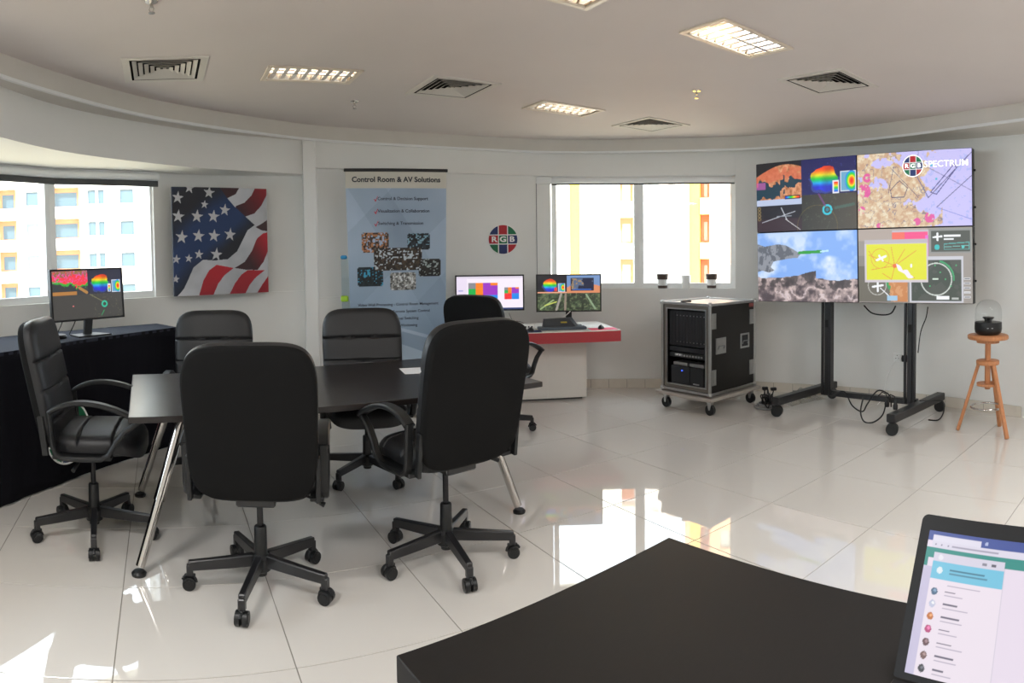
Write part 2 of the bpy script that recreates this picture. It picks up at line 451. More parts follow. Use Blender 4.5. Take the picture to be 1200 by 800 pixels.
def brush_tl(W, H):
    p = Pic(W, H, hexc('101018')); x, y = p.X, p.Y; n = fbm(H, W, 8, 21); n2 = fbm(H, W, 26, 25)
    L = (x < .47) & (y < .62)
    top = .2 - .16 * np.sin(np.clip(x / .47, 0, 1) * 2.4)
    ter = L & (y > top)
    c = np.zeros_like(p.a); c[:] = hexc('c08058'); c += ((n2 - .5) * .55)[..., None]
    p.put(ter, c); p.put(ter & (y < top + .2) & (n > .42), hexc('d2684a'), .7)
    riv = ter & (abs(y - (.4 - .1 * (x > .25) + (n - .5) * .3)) < .055 + .05 * (x < .3)); p.put(riv, hexc('143848'))
    p.put(ter & (x < .1) & (abs(y - .33) < .05), hexc('d060b0'), .7)
    p.put(L & (y > .53), hexc('b8c4e0'), 1); p.rect(.3, .49, .455, .54, hexc('20202a'))
    m = (x > .305) & (x < .45) & (y > .5) & (y < .53); p.put(m, rainbow((x - .305) / .145))
    p.rect(0, .62, .47, 1, hexc('191722')); m = (x < .47) & (y > .8 + .1 * abs(x - .25)); p.put(m, hexc('34212c'))
    p.line(.06, .86, .4, .72, .006, hexc('aeb2bc')); p.line(.26, .66, .32, .84, .006, hexc('c4c8d0')); p.line(.22, .78, .36, .78, .01, hexc('8f949f'))
    p.line(.3, .82, .45, .98, .004, hexc('d8d8d8'))
    for k in range(4): p.ring(.03, .66 + .05 * k, .02, .006, hexc('8d7a50'))
    p.rect(.47, 0, 1, .5, hexc('1c1c58')); p.put((x > .47) & (y < .5) & (n2 > .74), hexc('3a3a80'), .8)
    paint_blob(p, .69, .27, .17); paint_inset(p, .85, .2, .995, .48); p.rect(.775, .32, .835, .5, hexc('e8e8ee'))
    m = (x > .785) & (x < .825) & (y > .34) & (y < .48); p.put(m, rainbow(1 - (y - .34) / .14))
    g = np.zeros_like(p.a); g[:] = hexc('34332f'); g += ((x - .5) * .22)[..., None] * np.array([1, .8, .6])
    p.put((x > .47) & (y > .5), g); p.put((x > .47) & (y > .5) & (n2 > .72), hexc('55604a'), .6)
    p.ring(.72, .72, .06, .014, hexc('35c3d6')); p.disc(.72, .72, .025, hexc('25809a'))
    p.line(.64, .5, .7, .66, .012, hexc('7a3f86'), .8); p.line(.8, .7, .97, .66, .02, hexc('4c6a60'), .8); p.ring(.62, .95, .3, .005, hexc('8a7a3a'), .5)
    return p
def brush_bl(W, H):
    p = Pic(W, H, hexc('9cc0f0')); x, y = p.X, p.Y; n = fbm(H, W, 4, 31); n2 = fbm(H, W, 16, 35, 2.4); n3 = fbm(H, W, 40, 39); rg = 1 - 2 * abs(fbm(H, W, 7, 37, 1.3, 5) - .5) * 3
    sky = np.zeros_like(p.a); sky[:] = hexc('84aef0'); cl = np.clip((n - .42) * 4, 0, 1)[..., None] * (.5 + .5 * np.clip(1 - abs(y - .4) * 2, 0, 1))[..., None]
    sky = sky * (1 - cl) + np.array(hexc('e4eefc')) * cl; p.a[:] = sky
    ridge = .62 + .05 * np.sin(x * 7) * (x < .6) + .06 * (x > .6) + (n - .5) * .12
    g = np.clip(.25 + .55 * rg + (n2 - .5) * 1.2, 0, 1)[..., None]
    mt = np.array(hexc('50454a')) * (1 - g) + np.array(hexc('d2bdb8')) * g
    p.put(y > ridge, mt)
    p.put((y > ridge) & (y < ridge + .14) & (rg < .55), hexc('3d3738'), .6); p.put((y > ridge + .2) & (rg > .8), hexc('dccdd0'), .6)
    body = p.inpoly([(0, .16), (.08, .2), (.22, .17), (.3, .19), (.38, .25), (.45, .32), (.42, .37), (.33, .38), (.25, .4), (.17, .42), (.14, .5), (.18, .55), (.12, .58), (.05, .55), (0, .57)])
    p.put(body, hexc('8e929b')); p.put(body & (n2 > .56), hexc('5c606a'), .9)
    p.line(.44, .3, .65, .29, .022, hexc('2a9a3a')); p.line(.65, .29, .72, .28, .012, hexc('bfe8f8'))
    for a in range(6): p.line(.7, .45 + a * .02, .9, .62, .002, hexc('b8ccec'), .5)
    return p
def brush_br(W, H):
    p = Pic(W, H, hexc('9a938c')); x, y = p.X, p.Y; n = fbm(H, W, 6, 41); n2 = fbm(H, W, 20, 45)
    p.rect(0, 0, .62, .16, hexc('b0a39a')); p.rect(.31, .03, .63, .1, hexc('c0b8c0')); m = (x > .31) & (x < .62) & (y > .05) & (y < .35); p.put(m, hexc('f0508a')); p.put(m & (x < .42), hexc('f07060'))
    p.rect(.6, .1, .625, .4, hexc('e56ad0'))
    g = hexc('4f524b')
    p.rect(.64, .02, .99, .34, hexc('8f918e')); p.rect(.65, .05, .98, .32, g)
    p.line(.67, .13, .74, .12, .012, WHT); p.line(.705, .08, .705, .17, .012, WHT)
    p.rect(.76, .1, .9, .13, WHT); p.rect(.76, .15, .84, .165, WHT); p.disc(.7, .26, .035, hexc('35b8b8')); p.line(.76, .26, .97, .24, .003, hexc('7fd6d0'))
    p.poly_line([(.76, .22), (.97, .2), (.97, .29), (.76, .29), (.76, .22)], .006, hexc('57a7a4')); p.disc(.92, .26, .02, hexc('57c7c4'))
    p.rect(.46, .38, .92, .99, hexc('c8c8d0')); p.rect(.475, .43, .905, .97, g); p.put((x > .475) & (x < .905) & (y > .43) & (y < .97) & (n > .56), hexc('3f473e'), .8)
    p.ring(.69, .68, .21, .008, hexc('cdd3cc')); p.put((abs(np.hypot((x - .69) * p.asp, y - .68) - .24) < .012) & (x > .72) & (y < .7), hexc('3fa06a'))
    p.rect(.66, .67, .71, .685, hexc('d8e8d8'))
    for a in range(9): p.disc(.5 + .045 * a, .5 + .09 * ((a * 5) % 4), .011, hexc('49b070'))
    p.rect(.69, .9, .8, .95, WHT); p.rect(.82, .92, .88, .95, hexc('b8bcb8'))
    for k in range(5): p.rect(.925, .66 + .06 * k, .98, .69 + .06 * k, hexc('e4e4e8')); p.rect(.93, .67 + .06 * k, .975, .68 + .06 * k, hexc('606468'))
    p.rect(0, .36, .46, 1, hexc('8a847e')); p.rect(0, .5, .44, .98, hexc('6c675c'))
    m = (x > .21) & (x < .44) & (y > .6) & (y < .98) & (x > .21 + (y - .6) * .35 + (n - .5) * .2); p.put(m, hexc('3f9a5a')); m2 = m & (x > .3 + (n - .5) * .2); p.put(m2, hexc('c5834f')); p.put(m2 & (n2 > .55), hexc('d9a070'), .8)
    p.line(.13, .78, .22, .76, .014, WHT); p.line(.175, .7, .175, .84, .012, WHT); p.ring(.17, .76, .13, .006, hexc('cfcfc8'), .8); p.line(.2, .8, .31, .95, .006, WHT); p.rect(.26, .9, .35, .97, hexc('9fc4e0'))
    p.rect(.06, .15, .62, .72, hexc('cfc6cc')); p.rect(.06, .15, .62, .2, hexc('bab4ba'))
    Y = hexc('dfe02e'); p.rect(.075, .21, .61, .69, Y)
    q = hexc('e8a53a'); c1 = hexc('e2953a')
    for a, b in (((.33, .5), (.3, .25)), ((.33, .5), (.1, .35)), ((.33, .5), (.12, .55)), ((.33, .5), (.3, .68)), ((.33, .5), (.5, .66)), ((.33, .5), (.52, .3)), ((.33, .5), (.42, .28)), ((.1, .3), (.16, .45)), ((.3, .68), (.22, .6))): p.line(*a, *b, .005, c1)
    p.ring(.2, .4, .13, .004, c1); p.disc(.33, .5, .03, hexc('e8703a'))
    wv = p.inpoly([(.34, .47), (.38, .5), (.4, .56), (.44, .55), (.47, .62), (.5, .66), (.45, .67), (.41, .6), (.36, .56)]); p.put(wv, hexc('f4eaf8')); p.disc(.475, .5, .03, hexc('f4f0f8'), sx=.5)
    p.line(.17, .42, .25, .37, .016, WHT); p.line(.19, .36, .225, .43, .012, WHT)
    return p
WHT = (0.95, 0.96, 0.97)
def brush_left_monitor(W, H):
    p = Pic(W, H, hexc('3c3b3d')); x, y = p.X, p.Y; n = fbm(H, W, 7, 51); n2 = fbm(H, W, 24, 55)
    p.rect(.5, 0, 1, .5, hexc('2c2d3e'))
    m = (x < .5) & (y < .32 + (n - .5) * .3); p.put(m, hexc('3fa83a')); p.put((x < .5) & (y < .26 + (n - .5) * .35), hexc('f03a46')); p.put((x < .5) & (y < .1 + (n2 - .5) * .3), hexc('8f6a3a'))
    p.put((x < .5) & (y < .25) & (abs(n2 - .5) < .03), hexc('e060c0'))
    m = (x < .5) & (y >= .32) & (y < .5); p.put(m & (n2 < .5), hexc('303a40')); p.put(m & (y > .43) & (x < .34), hexc('b07a40')); p.line(.38, .36, .48, .46, .03, hexc('b08044'))
    paint_blob(p, .68, .25, .17); paint_inset(p, .85, .22, .98, .48); p.rect(.79, .3, .835, .47, hexc('eeeeee')); m = (x > .8) & (x < .825) & (y > .33) & (y < .46); p.put(m, rainbow(1 - (y - .33) / .13))
    p.rect(0, .5, 1, 1, hexc('44423f')); p.put((y > .5) & (x > .55) & (n2 > .7), hexc('6a6a50'), .7)
    p.ring(.73, .72, .055, .016, hexc('2fbf9a')); p.disc(.28, .73, .016, hexc('f08080')); p.line(.52, .5, .7, .66, .005, hexc('8a8a60')); p.line(.68, .95, .72, .85, .008, hexc('30a060'))
    return p
def brush_desk_monitor_a(W, H):
    p = Pic(W, H, hexc('f3e9f6')); p.rect(0, 0, 1, .05, hexc('d8cfe0')); p.rect(0, .05, .16, .96, hexc('e8dcf0')); p.rect(.03, .42, .1, .45, hexc('7a86d0'))
    p.rect(0, .95, 1, 1, hexc('2c3c70')); p.rect(.17, .06, .98, .075, hexc('d0c4dc'))
    def blk(x0, y0, s):
        w, h = .22 * s, .36 * s
        p.rect(x0, y0, x0 + w, y0 + h, hexc('8a8a90')); p.rect(x0 + w / 2, y0, x0 + w, y0 + h, hexc('f58220'))
        p.rect(x0, y0 + h * .48, x0 + w / 2, y0 + h, hexc('1fae4a')); p.rect(x0 + w / 2, y0 + h * .46, x0 + w, y0 + h * .49, hexc('f8a040'))
        p.rect(x0 + w, y0, x0 + 2 * w, y0 + h, hexc('9a35c0')); p.rect(x0 + 1.5 * w, y0, x0 + 2 * w, y0 + h * .22, hexc('f58220'))
        p.rect(x0, y0 + h, x0 + w, y0 + 2 * h, hexc('ee2f33')); p.rect(x0 + w, y0 + h, x0 + 2 * w, y0 + 2 * h, hexc('1f86e6'))
    blk(.18, .2, 1.0); blk(.72, .34, .5)
    return p
def brush_desk_monitor_b(W, H):
    p = Pic(W, H, hexc('15151a')); x, y = p.X, p.Y; n = fbm(H, W, 6, 61); n2 = fbm(H, W, 18, 65)
    p.rect(0, .0, .47, .46, hexc('1b1a22')); paint_blob(p, .2, .26, .17); paint_inset(p, .33, .22, .44, .46); p.rect(.27, .34, .315, .45, hexc('e04040'))
    sky = np.zeros_like(p.a); sky[:] = hexc('7090c0'); p.put((x > .47) & (y < .5), sky); p.put((x > .47) & (y > .3 + (n - .5) * .2) & (y < .5), hexc('d98a60'))
    p.rect(.53, .07, .9, .44, hexc('141c3a')); c = (x > .54) & (x < .89) & (y > .09) & (y < .4) & (n > .52); p.put(c, hexc('5f6f8a'), .9); p.put(c & (n2 > .55), hexc('a0845c')); p.rect(.56, .38, .86, .42, hexc('3060b0'))
    p.rect(0, .46, .47, .5, hexc('e8a080'))
    m = y > .5; p.put(m, hexc('2c3626')); p.put(m & (n > .48), hexc('46563c')); p.put(m & (n2 > .6), hexc('6f7a58'), .8); p.put(m & (n2 < .36), hexc('1f241c'), .8)
    p.line(.3, .98, .38, .52, .03, hexc('9a948a')); p.line(.44, .98, .45, .52, .03, hexc('8a7c6e')); p.line(.05, .95, .25, .7, .02, hexc('9ab07a')); p.line(.78, .55, .92, .95, .025, hexc('8aa080')); p.line(.12, .85, .3, .75, .015, hexc('c8d060'))
    return p
def brush_laptop(W, H):
    p = Pic(W, H, hexc('efe2f2')); 
    p.rect(0, 0, 1, .075, hexc('2f4a9c')); p.rect(.03, .03, .3, .1, hexc('e8e4f4')); p.rect(.03, .075, 1, .125, hexc('e4dff0')); p.disc(.33, .045, .014, hexc('b8c4e8'))
    for k in range(3): p.disc(.05 + .035 * k, .1, .007, hexc('9a96a8'))
    p.rect(.14, .095, .4, .105, hexc('a8a4b8')); p.rect(0, .125, 1, .2, hexc('0f8f86')); p.rect(0, .2, .02, .26, hexc('0f8f86'))
    p.rect(0, .26, .05, 1, hexc('cfc8e4')); p.rect(.05, .155, .44, 1, hexc('f4e8f4')); p.rect(.05, .155, .44, .22, hexc('ded9ea')); p.disc(.09, .19, .02, hexc('f2f0f8'))
    p.rect(.32, .18, .345, .2, hexc('8a8898')); p.rect(.37, .18, .395, .2, hexc('5a5868')); p.rect(.05, .22, .44, .345, hexc('74c8e6')); p.disc(.095, .28, .024, hexc('e8f6fc'))
    p.rect(.15, .262, .34, .274, hexc('3f7f98')); p.rect(.15, .29, .36, .3, hexc('4f8fa8')); p.rect(.15, .375, .33, .382, hexc('b8b0c0'))
    cs = ['4a6a8a', 'c8cce4', 'c8763a', 'c04a80', '6a4a50', '7a5a58', '3a3a44', '8a6a50', '4a5a6a']
    for k, c in enumerate(cs):
        yy = .43 + .086 * k; p.disc(.085, yy, .026, hexc(c)); p.disc(.088, yy - .006, .011, tuple(min(1, v + .25) for v in hexc(c)))
        p.rect(.14, yy - .014, .2 + .02 * (k % 3), yy - .004, hexc('6a6478')); p.rect(.14, yy + .014, .24 + .02 * ((k * 2) % 3), yy + .021, hexc('b6aec0'))
    p.rect(.44, .2, .445, 1, hexc('d8d0e0'))
    return p
def brush_logo(p, cx, cy, r, rim=True):
    """round sign of nine coloured fields parted by white bars"""
    R, G, B, W = hexc('b3202c'), hexc('12704a'), hexc('1e2f66'), (.93, .93, .93)
    d = np.hypot((p.X - cx) * p.asp, p.Y - cy); u = (p.X - cx) * p.asp / r; v = (p.Y - cy) / r
    p.put(d < r, W); b = .32; g = .035
    cols = [[B, R, G], [R, G, B], [G, B, R]]
    for i in range(3):
        for j in range(3):
            x0 = [-2, -b + g, b + g][j]; x1 = [-b - g, b - g, 2][j]; y0 = [-2, -b + g, b + g][i]; y1 = [-b - g, b - g, 2][i]
            p.put((d < r * (.95 if rim else 1)) & (u > x0) & (u < x1) & (v > y0) & (v < y1), cols[i][j])

def brush_flag(W, H):
    p = Pic(W, H, hexc('b8bbc0')); x, y = p.X, p.Y
    n = fbm(H, W, 3, 71, 1.0)
    red, dark = np.array(hexc('b01f2c')), np.array(hexc('381c22'))
    navy, nd = np.array(hexc('1c3560')), np.array(hexc('1c1f28'))
    # upper right stripes (sweeping) and lower stripes as painted polygons
    p.put(p.inpoly([(.49, 0), (.7, 0), (.66, .06), (.57, .1)]), hexc('3c2226'))
    up = p.inpoly([(.87, 0), (1, 0), (1, .06), (.94, .16), (.86, .24), (.76, .27), (.65, .2), (.66, .17), (.75, .14), (.83, .07)])
    t = np.clip((x - .65) * 2.2 + (.15 - y) * 1.5, 0, 1)[..., None]; p.put(up, red * t * .85 + dark * (1 - t))
    p.put(p.inpoly([(.87, .37), (.95, .33), (1, .3), (1, .41), (.93, .4)]), hexc('3a2428'))
    c = p.inpoly([(1, .42), (1, .6), (.95, .7), (.88, .78), (.75, .775), (.63, .755), (.74, .7), (.82, .6), (.88, .48), (.95, .43)])
    t = np.clip((x - .72) * 3 + (.6 - y) * 2.2, 0, 1)[..., None]; p.put(c, red * t + dark * (1 - t))
    for pts in ([(.25, 1), (.3, .86), (.36, .77), (.44, .72), (.62, .755), (.52, .82), (.45, .9), (.4, 1)],
                [(.57, 1), (.63, .9), (.7, .82), (.77, .78), (.96, .785), (.86, .85), (.79, .92), (.74, 1)],
                [(.87, 1), (.93, .92), (1, .84), (1, 1)]):
        m = p.inpoly(pts); t = np.clip(.6 + (1 - y) * 2 + (n - .5), 0, 1)[..., None]; p.put(m, red * t + np.array(hexc('7c1f2a')) * (1 - t))
    # blue field
    bl = p.inpoly([(0, 0), (.49, 0), (.57, .1), (.65, .18), (.76, .27), (.86, .35), (.78, .4), (.72, .5), (.66, .6), (.56, .67), (.42, .68), (.3, .67), (.2, .74), (.15, .84), (.1, .93), (.03, 1), (0, 1)])
    t = np.clip(.55 + 1.6 * np.sin((x * 1.1 + y * 1.4) * 5.2 + 2.8) * .45 + (n - .5) * .7, 0, 1)[..., None]
    p.put(bl, navy * t + nd * (1 - t))
    g = (~bl) & (p.a.min(-1) > .6)
    p.put(g, np.clip(p.a + ((n - .5) * .28)[..., None], 0, 1))
    return p
def star_pts(cx, cy, r, rot=0.0):
    return [(cx + (r if k % 2 == 0 else r * .4) * math.sin(rot + k * PI / 5), cy + (r if k % 2 == 0 else r * .4) * math.cos(rot + k * PI / 5)) for k in range(10)]

def brush_banner(W, H):
    p = Pic(W, H, hexc('a9b9cc')); x, y = p.X, p.Y; n = fbm(H, W, 3, 81, .6)
    c = np.zeros_like(p.a); c[:] = hexc('9aacc0'); c += ((n - .5) * .16)[..., None]
    s = (np.sin((x * .5 + y * 1.2) * 9) > .3); c[s] += .035
    s = (np.sin((x * .7 - y * 1.0) * 8 + 1) > .5); c[s] -= .035
    p.a[:] = c
    t = np.clip((y - .3) * 1.2, 0, .6)[..., None]; p.a = p.a * (1 - t) + np.array(hexc('7d9ab4')) * t
    p.rect(0, 0, 1, .075, hexc('c6c3b8'))
    def photo(x0, y0, x1, y1, seed, cols, stripes=True):
        m = (x > x0) & (x < x1) & (y > y0) & (y < y1)
        e = .012; yy = e * W / H
        corner = (np.minimum(x - x0, x1 - x) < e) & (np.minimum(y - y0, y1 - y) < yy)
        m &= ~corner
        k = fbm(H, W, 110, seed, .5, 2); k2 = vnoise(H, W, 170, 62, seed + 9)
        a = np.zeros_like(p.a); a[:] = hexc(cols[0])
        a[k > .5] = hexc(cols[1]); a[(k2 > .78)] = hexc(cols[2]); a[(k2 < .2)] = hexc(cols[3])
        u = (y - y0) / (y1 - y0); v = (x - x0) / (x1 - x0)
        scr = (u > .15) & (u < .5) & (v > .1) & (v < .9) & (((v * 6) % 1) > .15); a[scr & (k2 > .55)] = hexc(cols[2])
        p.put(m, a)
        return m
    photo(.14, .26, .41, .345, 83, ('4a3a30', 'b07850', '9fb6d0', '1c1c22'))
    photo(.6, .265, .83, .335, 85, ('15181e', '24303a', '7fa6b8', '0c0c10'))
    photo(.09, .405, .35, .485, 89, ('101c22', '1c2a30', '3f9cc0', '0a0e12'))
    photo(.42, .43, .68, .505, 91, ('6a6a68', 'a8a8a4', 'd8dcdc', '303030'))
    photo(.71, .375, .94, .45, 93, ('161616', '24221e', '9aa6a4', '0c0c0e'))
    photo(.26, .325, .75, .42, 87, ('2c241e', '46382c', 'b8c4cc', '15100e'))
    sh = p.inpoly([(.48, .66), (.98, .72), (.8, .95), (.35, .9)]); p.put(sh, hexc('b4c6d6'), .8)
    sh = p.inpoly([(.53, .68), (.82, .715), (.75, .77), (.5, .73)]); p.put(sh, hexc('8398b0'), .8)
    return p

# ------------------------------------------------------------------ room shell
ZC = 2.68; ZR = 2.55
def az(px, D):
    t = (px - 600) / CF; x, y = math.sin(t) * D, math.cos(t) * D
    return (x * _cr + 0.0, y)
CUR = [(0, 3.70, 3.92, 5.05), (80, 4.22, 4.55, 5.35), (182, 4.93, 5.2, 5.7), (250, 5.34, 5.6, 5.98), (358, 5.98, 6.10, 6.20), (372, 6.05, 6.12, 6.12),
       (400, 6.17, 6.22, 6.22), (470, 6.42, 6.47, 6.47), (550, 6.70, 6.75, 6.75), (650, 7.0, 7.05, 7.05), (750, 7.0, 7.09, 7.09), (860, 6.86, 7.0, 7.0),
       (900, 6.75, 6.9, 6.9), (993, 6.35, 6.68, 6.68), (1066, 5.96, 6.42, 6.42), (1130, 5.58, 6.18, 6.18), (1200, 5.22, 5.88, 5.88)]
_cx = np.array([c[0] for c in CUR], float)
def smoothD(k, px):
    i = int(np.clip(np.searchsorted(_cx, px) - 1, 0, len(CUR) - 2)); t = (px - _cx[i]) / (_cx[i + 1] - _cx[i])
    y = [c[k] for c in CUR]
    if i in (4,): return y[i] + (y[i + 1] - y[i]) * t
    m0 = (y[i + 1] - y[i - 1]) / (_cx[i + 1] - _cx[i - 1]) if i not in (0, 5) else (y[i + 1] - y[i]) / (_cx[i + 1] - _cx[i])
    m1 = (y[i + 2] - y[i]) / (_cx[i + 2] - _cx[i]) if i + 2 < len(y) and i != 3 else (y[i + 1] - y[i]) / (_cx[i + 1] - _cx[i])
    h = _cx[i + 1] - _cx[i]
    return (2*t**3-3*t**2+1)*y[i] + (t**3-2*t**2+t)*h*m0 + (-2*t**3+3*t**2)*y[i+1] + (t**3-t**2)*h*m1
def P(k, px, off=0.0): return az(px, smoothD(k, px) + off)
def curve(k, a, b, off=0.0, step=10):
    n = max(1, int(round((b - a) / step))); return [P(k, a + (b - a) * i / n, off) for i in range(n + 1)]
L_EXT = {1: [(-2.66, -3.1), (-2.66, -1.2), (-2.66, .2), (-2.65, 1.6), (-2.63, 2.2)], 2: [(-2.9, -3.1), (-2.9, -1.2), (-2.89, .2), (-2.86, 1.6), (-2.82, 2.2)], 3: [(-3.8, -3.1), (-3.8, -1.2), (-3.75, .2), (-3.7, 1.6), (-3.62, 2.9)]}
R_EXT = {1: [(3.78, 3.0), (3.8, 2), (3.82, 0), (3.85, -3.1)], 2: [(4.24, 3.2), (4.3, 2), (4.35, 0), (4.35, -3.1)], 3: [(4.24, 3.2), (4.3, 2), (4.35, 0), (4.35, -3.1)]}
CEN = Vector((0.5, 2.4))
def outw(pts, t):
    o = []
    for i, p in enumerate(pts):
        a, b = Vector(pts[max(i - 1, 0)]), Vector(pts[min(i + 1, len(pts) - 1)]); d = (b - a).normalized(); n = Vector((-d.y, d.x))
        if n.dot(Vector(p) - CEN) < 0: n = -n
        o.append((p[0] + n.x * t, p[1] + n.y * t))
    return o
def band(inner, outer, z0, z1):
    m = MB(); n = len(inner); vs = []
    for a, b in zip(inner, outer): vs += [(a[0], a[1], z0), (a[0], a[1], z1), (b[0], b[1], z1), (b[0], b[1], z0)]
    fs = []
    for i in range(n - 1):
        for k in range(4): k2 = (k + 1) % 4; fs.append((i * 4 + k, (i + 1) * 4 + k, (i + 1) * 4 + k2, i * 4 + k2))
    fs += [(0, 1, 2, 3), tuple((n - 1) * 4 + k for k in (3, 2, 1, 0))]
    return m.add(vs, fs, True)
def merge(*ms):
    r = MB()
    for m in ms: n = len(r.v); r.v += m.v; r.f += [tuple(i + n for i in f) for f in m.f]; r.sm += m.sm
    return r

HEADL, SILLL, HEADR, SILLR = 2.24, 1.15, 2.30, 1.085
lowL = L_EXT[3] + curve(3, 0, 358); bulkL = L_EXT[2] + curve(2, 0, 358)
# wall_left: breast wall, flag panel, bulkhead
wl = merge(band(lowL, outw(lowL, .28), 0, SILLL),
           band(curve(3, 182, 358, .05), outw(curve(3, 182, 358), .28), SILLL, HEADL),
           band([(-3.8, -3.1), (-3.8, -1.2)], [(-4.08, -3.1), (-4.08, -1.2)], SILLL, HEADL),
           band(bulkL, outw([(-3.8, -3.1), (-3.8, -1.2), (-3.75, .2), (-3.7, 1.6), (-3.62, 2.4)] + curve(3, 0, 358), .28), HEADL, ZC))
struct(ob('wall_left', wl, WALL))
lowB = curve(3, 372, 862)
wb = merge(band(lowB, outw(lowB, .28), 0, SILLR),
           band(curve(3, 372, 646, .06), outw(curve(3, 372, 646), .28), SILLR, HEADR),
           band(lowB, outw(lowB, .28), HEADR, ZC))
struct(ob('wall_back', wb, WALL))
lowR = curve(3, 862, 1200) + R_EXT[3]
struct(ob('wall_right', band(lowR, outw(lowR, .28), 0, ZC), WALL))
c0, c1 = az(358, 6.06), az(372, 6.05)
struct(ob('trim_2', band([c0, c1], [az(353, 6.66), az(378, 6.66)], 0, ZC), WALL))
struct(ob('wall_front', MB().box((0.27, -3.2, ZC / 2), (8.4, .2, ZC)), WALL))
# stepped ring below the ceiling
ringp = L_EXT[1] + curve(1, 0, 1200) + R_EXT[1]
ringo = [(-2.95, -3.1), (-2.95, -1.2), (-2.94, .2), (-2.91, 1.6), (-2.87, 2.2)] + curve(2, 0, 1200, .06) + [(4.3, 3.2), (4.36, 2), (4.4, 0), (4.4, -3.1)]
struct(ob('trim_1', band(ringp, ringo, ZR, ZC), TRIM))
# thin bright lip along the lower edge of the ring
struct(ob('trim_3', band([az(p, smoothD(1, p) - .018) for p in range(0, 1201, 10)], [az(p, smoothD(1, p) + .02) for p in range(0, 1201, 10)], ZR - .016, ZR + .004), FRAMEW))

outline = [(-3.8, -3.1), (-3.8, -1.2), (-3.75, .2), (-3.7, 1.6), (-3.62, 2.9)] + curve(3, 0, 1200, step=40) + [(4.24, 3.2), (4.3, 2), (4.35, 0), (4.35, -3.1)]
UA = 0.5369                               # grid direction shared by tiles, lamps and vents
GU = Vector((math.cos(UA), math.sin(UA))); GV = Vector((-math.sin(UA), math.cos(UA)))

# floor: base plus single tiles with grout joints
hull = sorted(set(outline))
def chull(pts):
    def half(ps):
        h = []
        for p in ps:
            while len(h) >= 2 and (h[-1][0]-h[-2][0])*(p[1]-h[-2][1]) - (h[-1][1]-h[-2][1])*(p[0]-h[-2][0]) <= 0: h.pop()
            h.append(p)
        return h
    a = half(pts); b = half(pts[::-1]); return a[:-1] + b[:-1]
HULL = chull(hull)
def clip(poly, hullp):
    for i in range(len(hullp)):
        a, b = hullp[i], hullp[(i + 1) % len(hullp)]
        side = lambda p: (b[0]-a[0])*(p[1]-a[1]) - (b[1]-a[1])*(p[0]-a[0])
        out = []
        for j in range(len(poly)):
            p, q = poly[j], poly[(j + 1) % len(poly)]; sp_, sq = side(p), side(q)
            if sp_ >= 0: out.append(p)
            if sp_ * sq < 0: t = sp_ / (sp_ - sq); out.append((p[0]+(q[0]-p[0])*t, p[1]+(q[1]-p[1])*t))
        poly = out
        if len(poly) < 3: return []
    return poly
floor = struct(ob('floor', MB().prism(HULL, -.12, -.0025), GROUT))
TS = 0.6497; OX, OY = -3.6804, -3.4601     # measured: tile pitch and the camera's place in the tile grid
def tile_world(i, j): x, y = (i - OX) * TS, (j - OY) * TS; v = GU * x + GV * y; return (v.x, v.y)
full = None; g = 0.0022 / TS
for i in range(-14, 12):
    for j in range(-12, 10):
        quad = [tile_world(i + a, j + b) for a, b in ((g, g), (1 - g, g), (1 - g, 1 - g), (g, 1 - g))]
        c = clip(quad, HULL)
        if len(c) < 3: continue
        o0 = tile_world(i, j)
        whole = len(c) == 4 and all(abs(p[0]-q[0]) + abs(p[1]-q[1]) < 1e-6 for p, q in zip(c, quad))
        if whole and full is not None: o = ob('tile', full, TILE, floor, (o0[0], o0[1], 0))
        else:
            loc = [(p[0] - o0[0], p[1] - o0[1]) for p in c]
            m = MB(); n = len(loc)
            ce = (sum(p[0] for p in loc) / n, sum(p[1] for p in loc) / n)
            ins = []
            for p in loc:
                d = Vector((ce[0] - p[0], ce[1] - p[1])); L = max(d.length, 1e-5); d = d / L * min(.0012, L * .5); ins.append((p[0] + d.x, p[1] + d.y))
            vs = [(p[0], p[1], -.01) for p in loc] + [(p[0], p[1], -.0006) for p in loc] + [(p[0], p[1], 0) for p in ins]
            fs = [tuple(reversed(range(n))), tuple(range(2*n, 3*n))] + [(k, (k+1)%n, n+(k+1)%n, n+k) for k in range(n)] + [(n+k, n+(k+1)%n, 2*n+(k+1)%n, 2*n+k) for k in range(n)]
            m.add(vs, fs); o = ob('tile', m, TILE, floor, (o0[0], o0[1], 0))
            if whole: full = o.data

# ceiling slab with openings for lamps and vents
CP = 0.0
ceil = ob('ceiling', MB().prism(HULL, ZC, ZC + .3), CEIL)
LAMPS = [(-1.30, 4.19, .615), (0.45, 5.51, .615), (1.28, 3.55, .615), (0.20, 2.98, .615)]
VENTS = [(-2.09, 3.625), (-0.42, 4.79), (1.32, 6.10), (2.18, 4.16)]
cut = MB(); Rz = Matrix.Rotation(UA, 3, 'Z')
for x, y, _ in LAMPS: cut.box((x, y, ZC), (.585, .285, .16), Rz)
for x, y in VENTS: cut.box((x, y, ZC), (.44, .44, .16), Rz)
co = ob('cutter', cut, CEIL)
md = ceil.modifiers.new('b', 'BOOLEAN'); md.object = co; md.operation = 'DIFFERENCE'; md.solver = 'EXACT'
me = bpy.data.meshes.new_from_object(ceil.evaluated_get(bpy.context.evaluated_depsgraph_get()))
ceil.modifiers.clear(); ceil.data = me; bpy.data.objects.remove(co); struct(ceil)

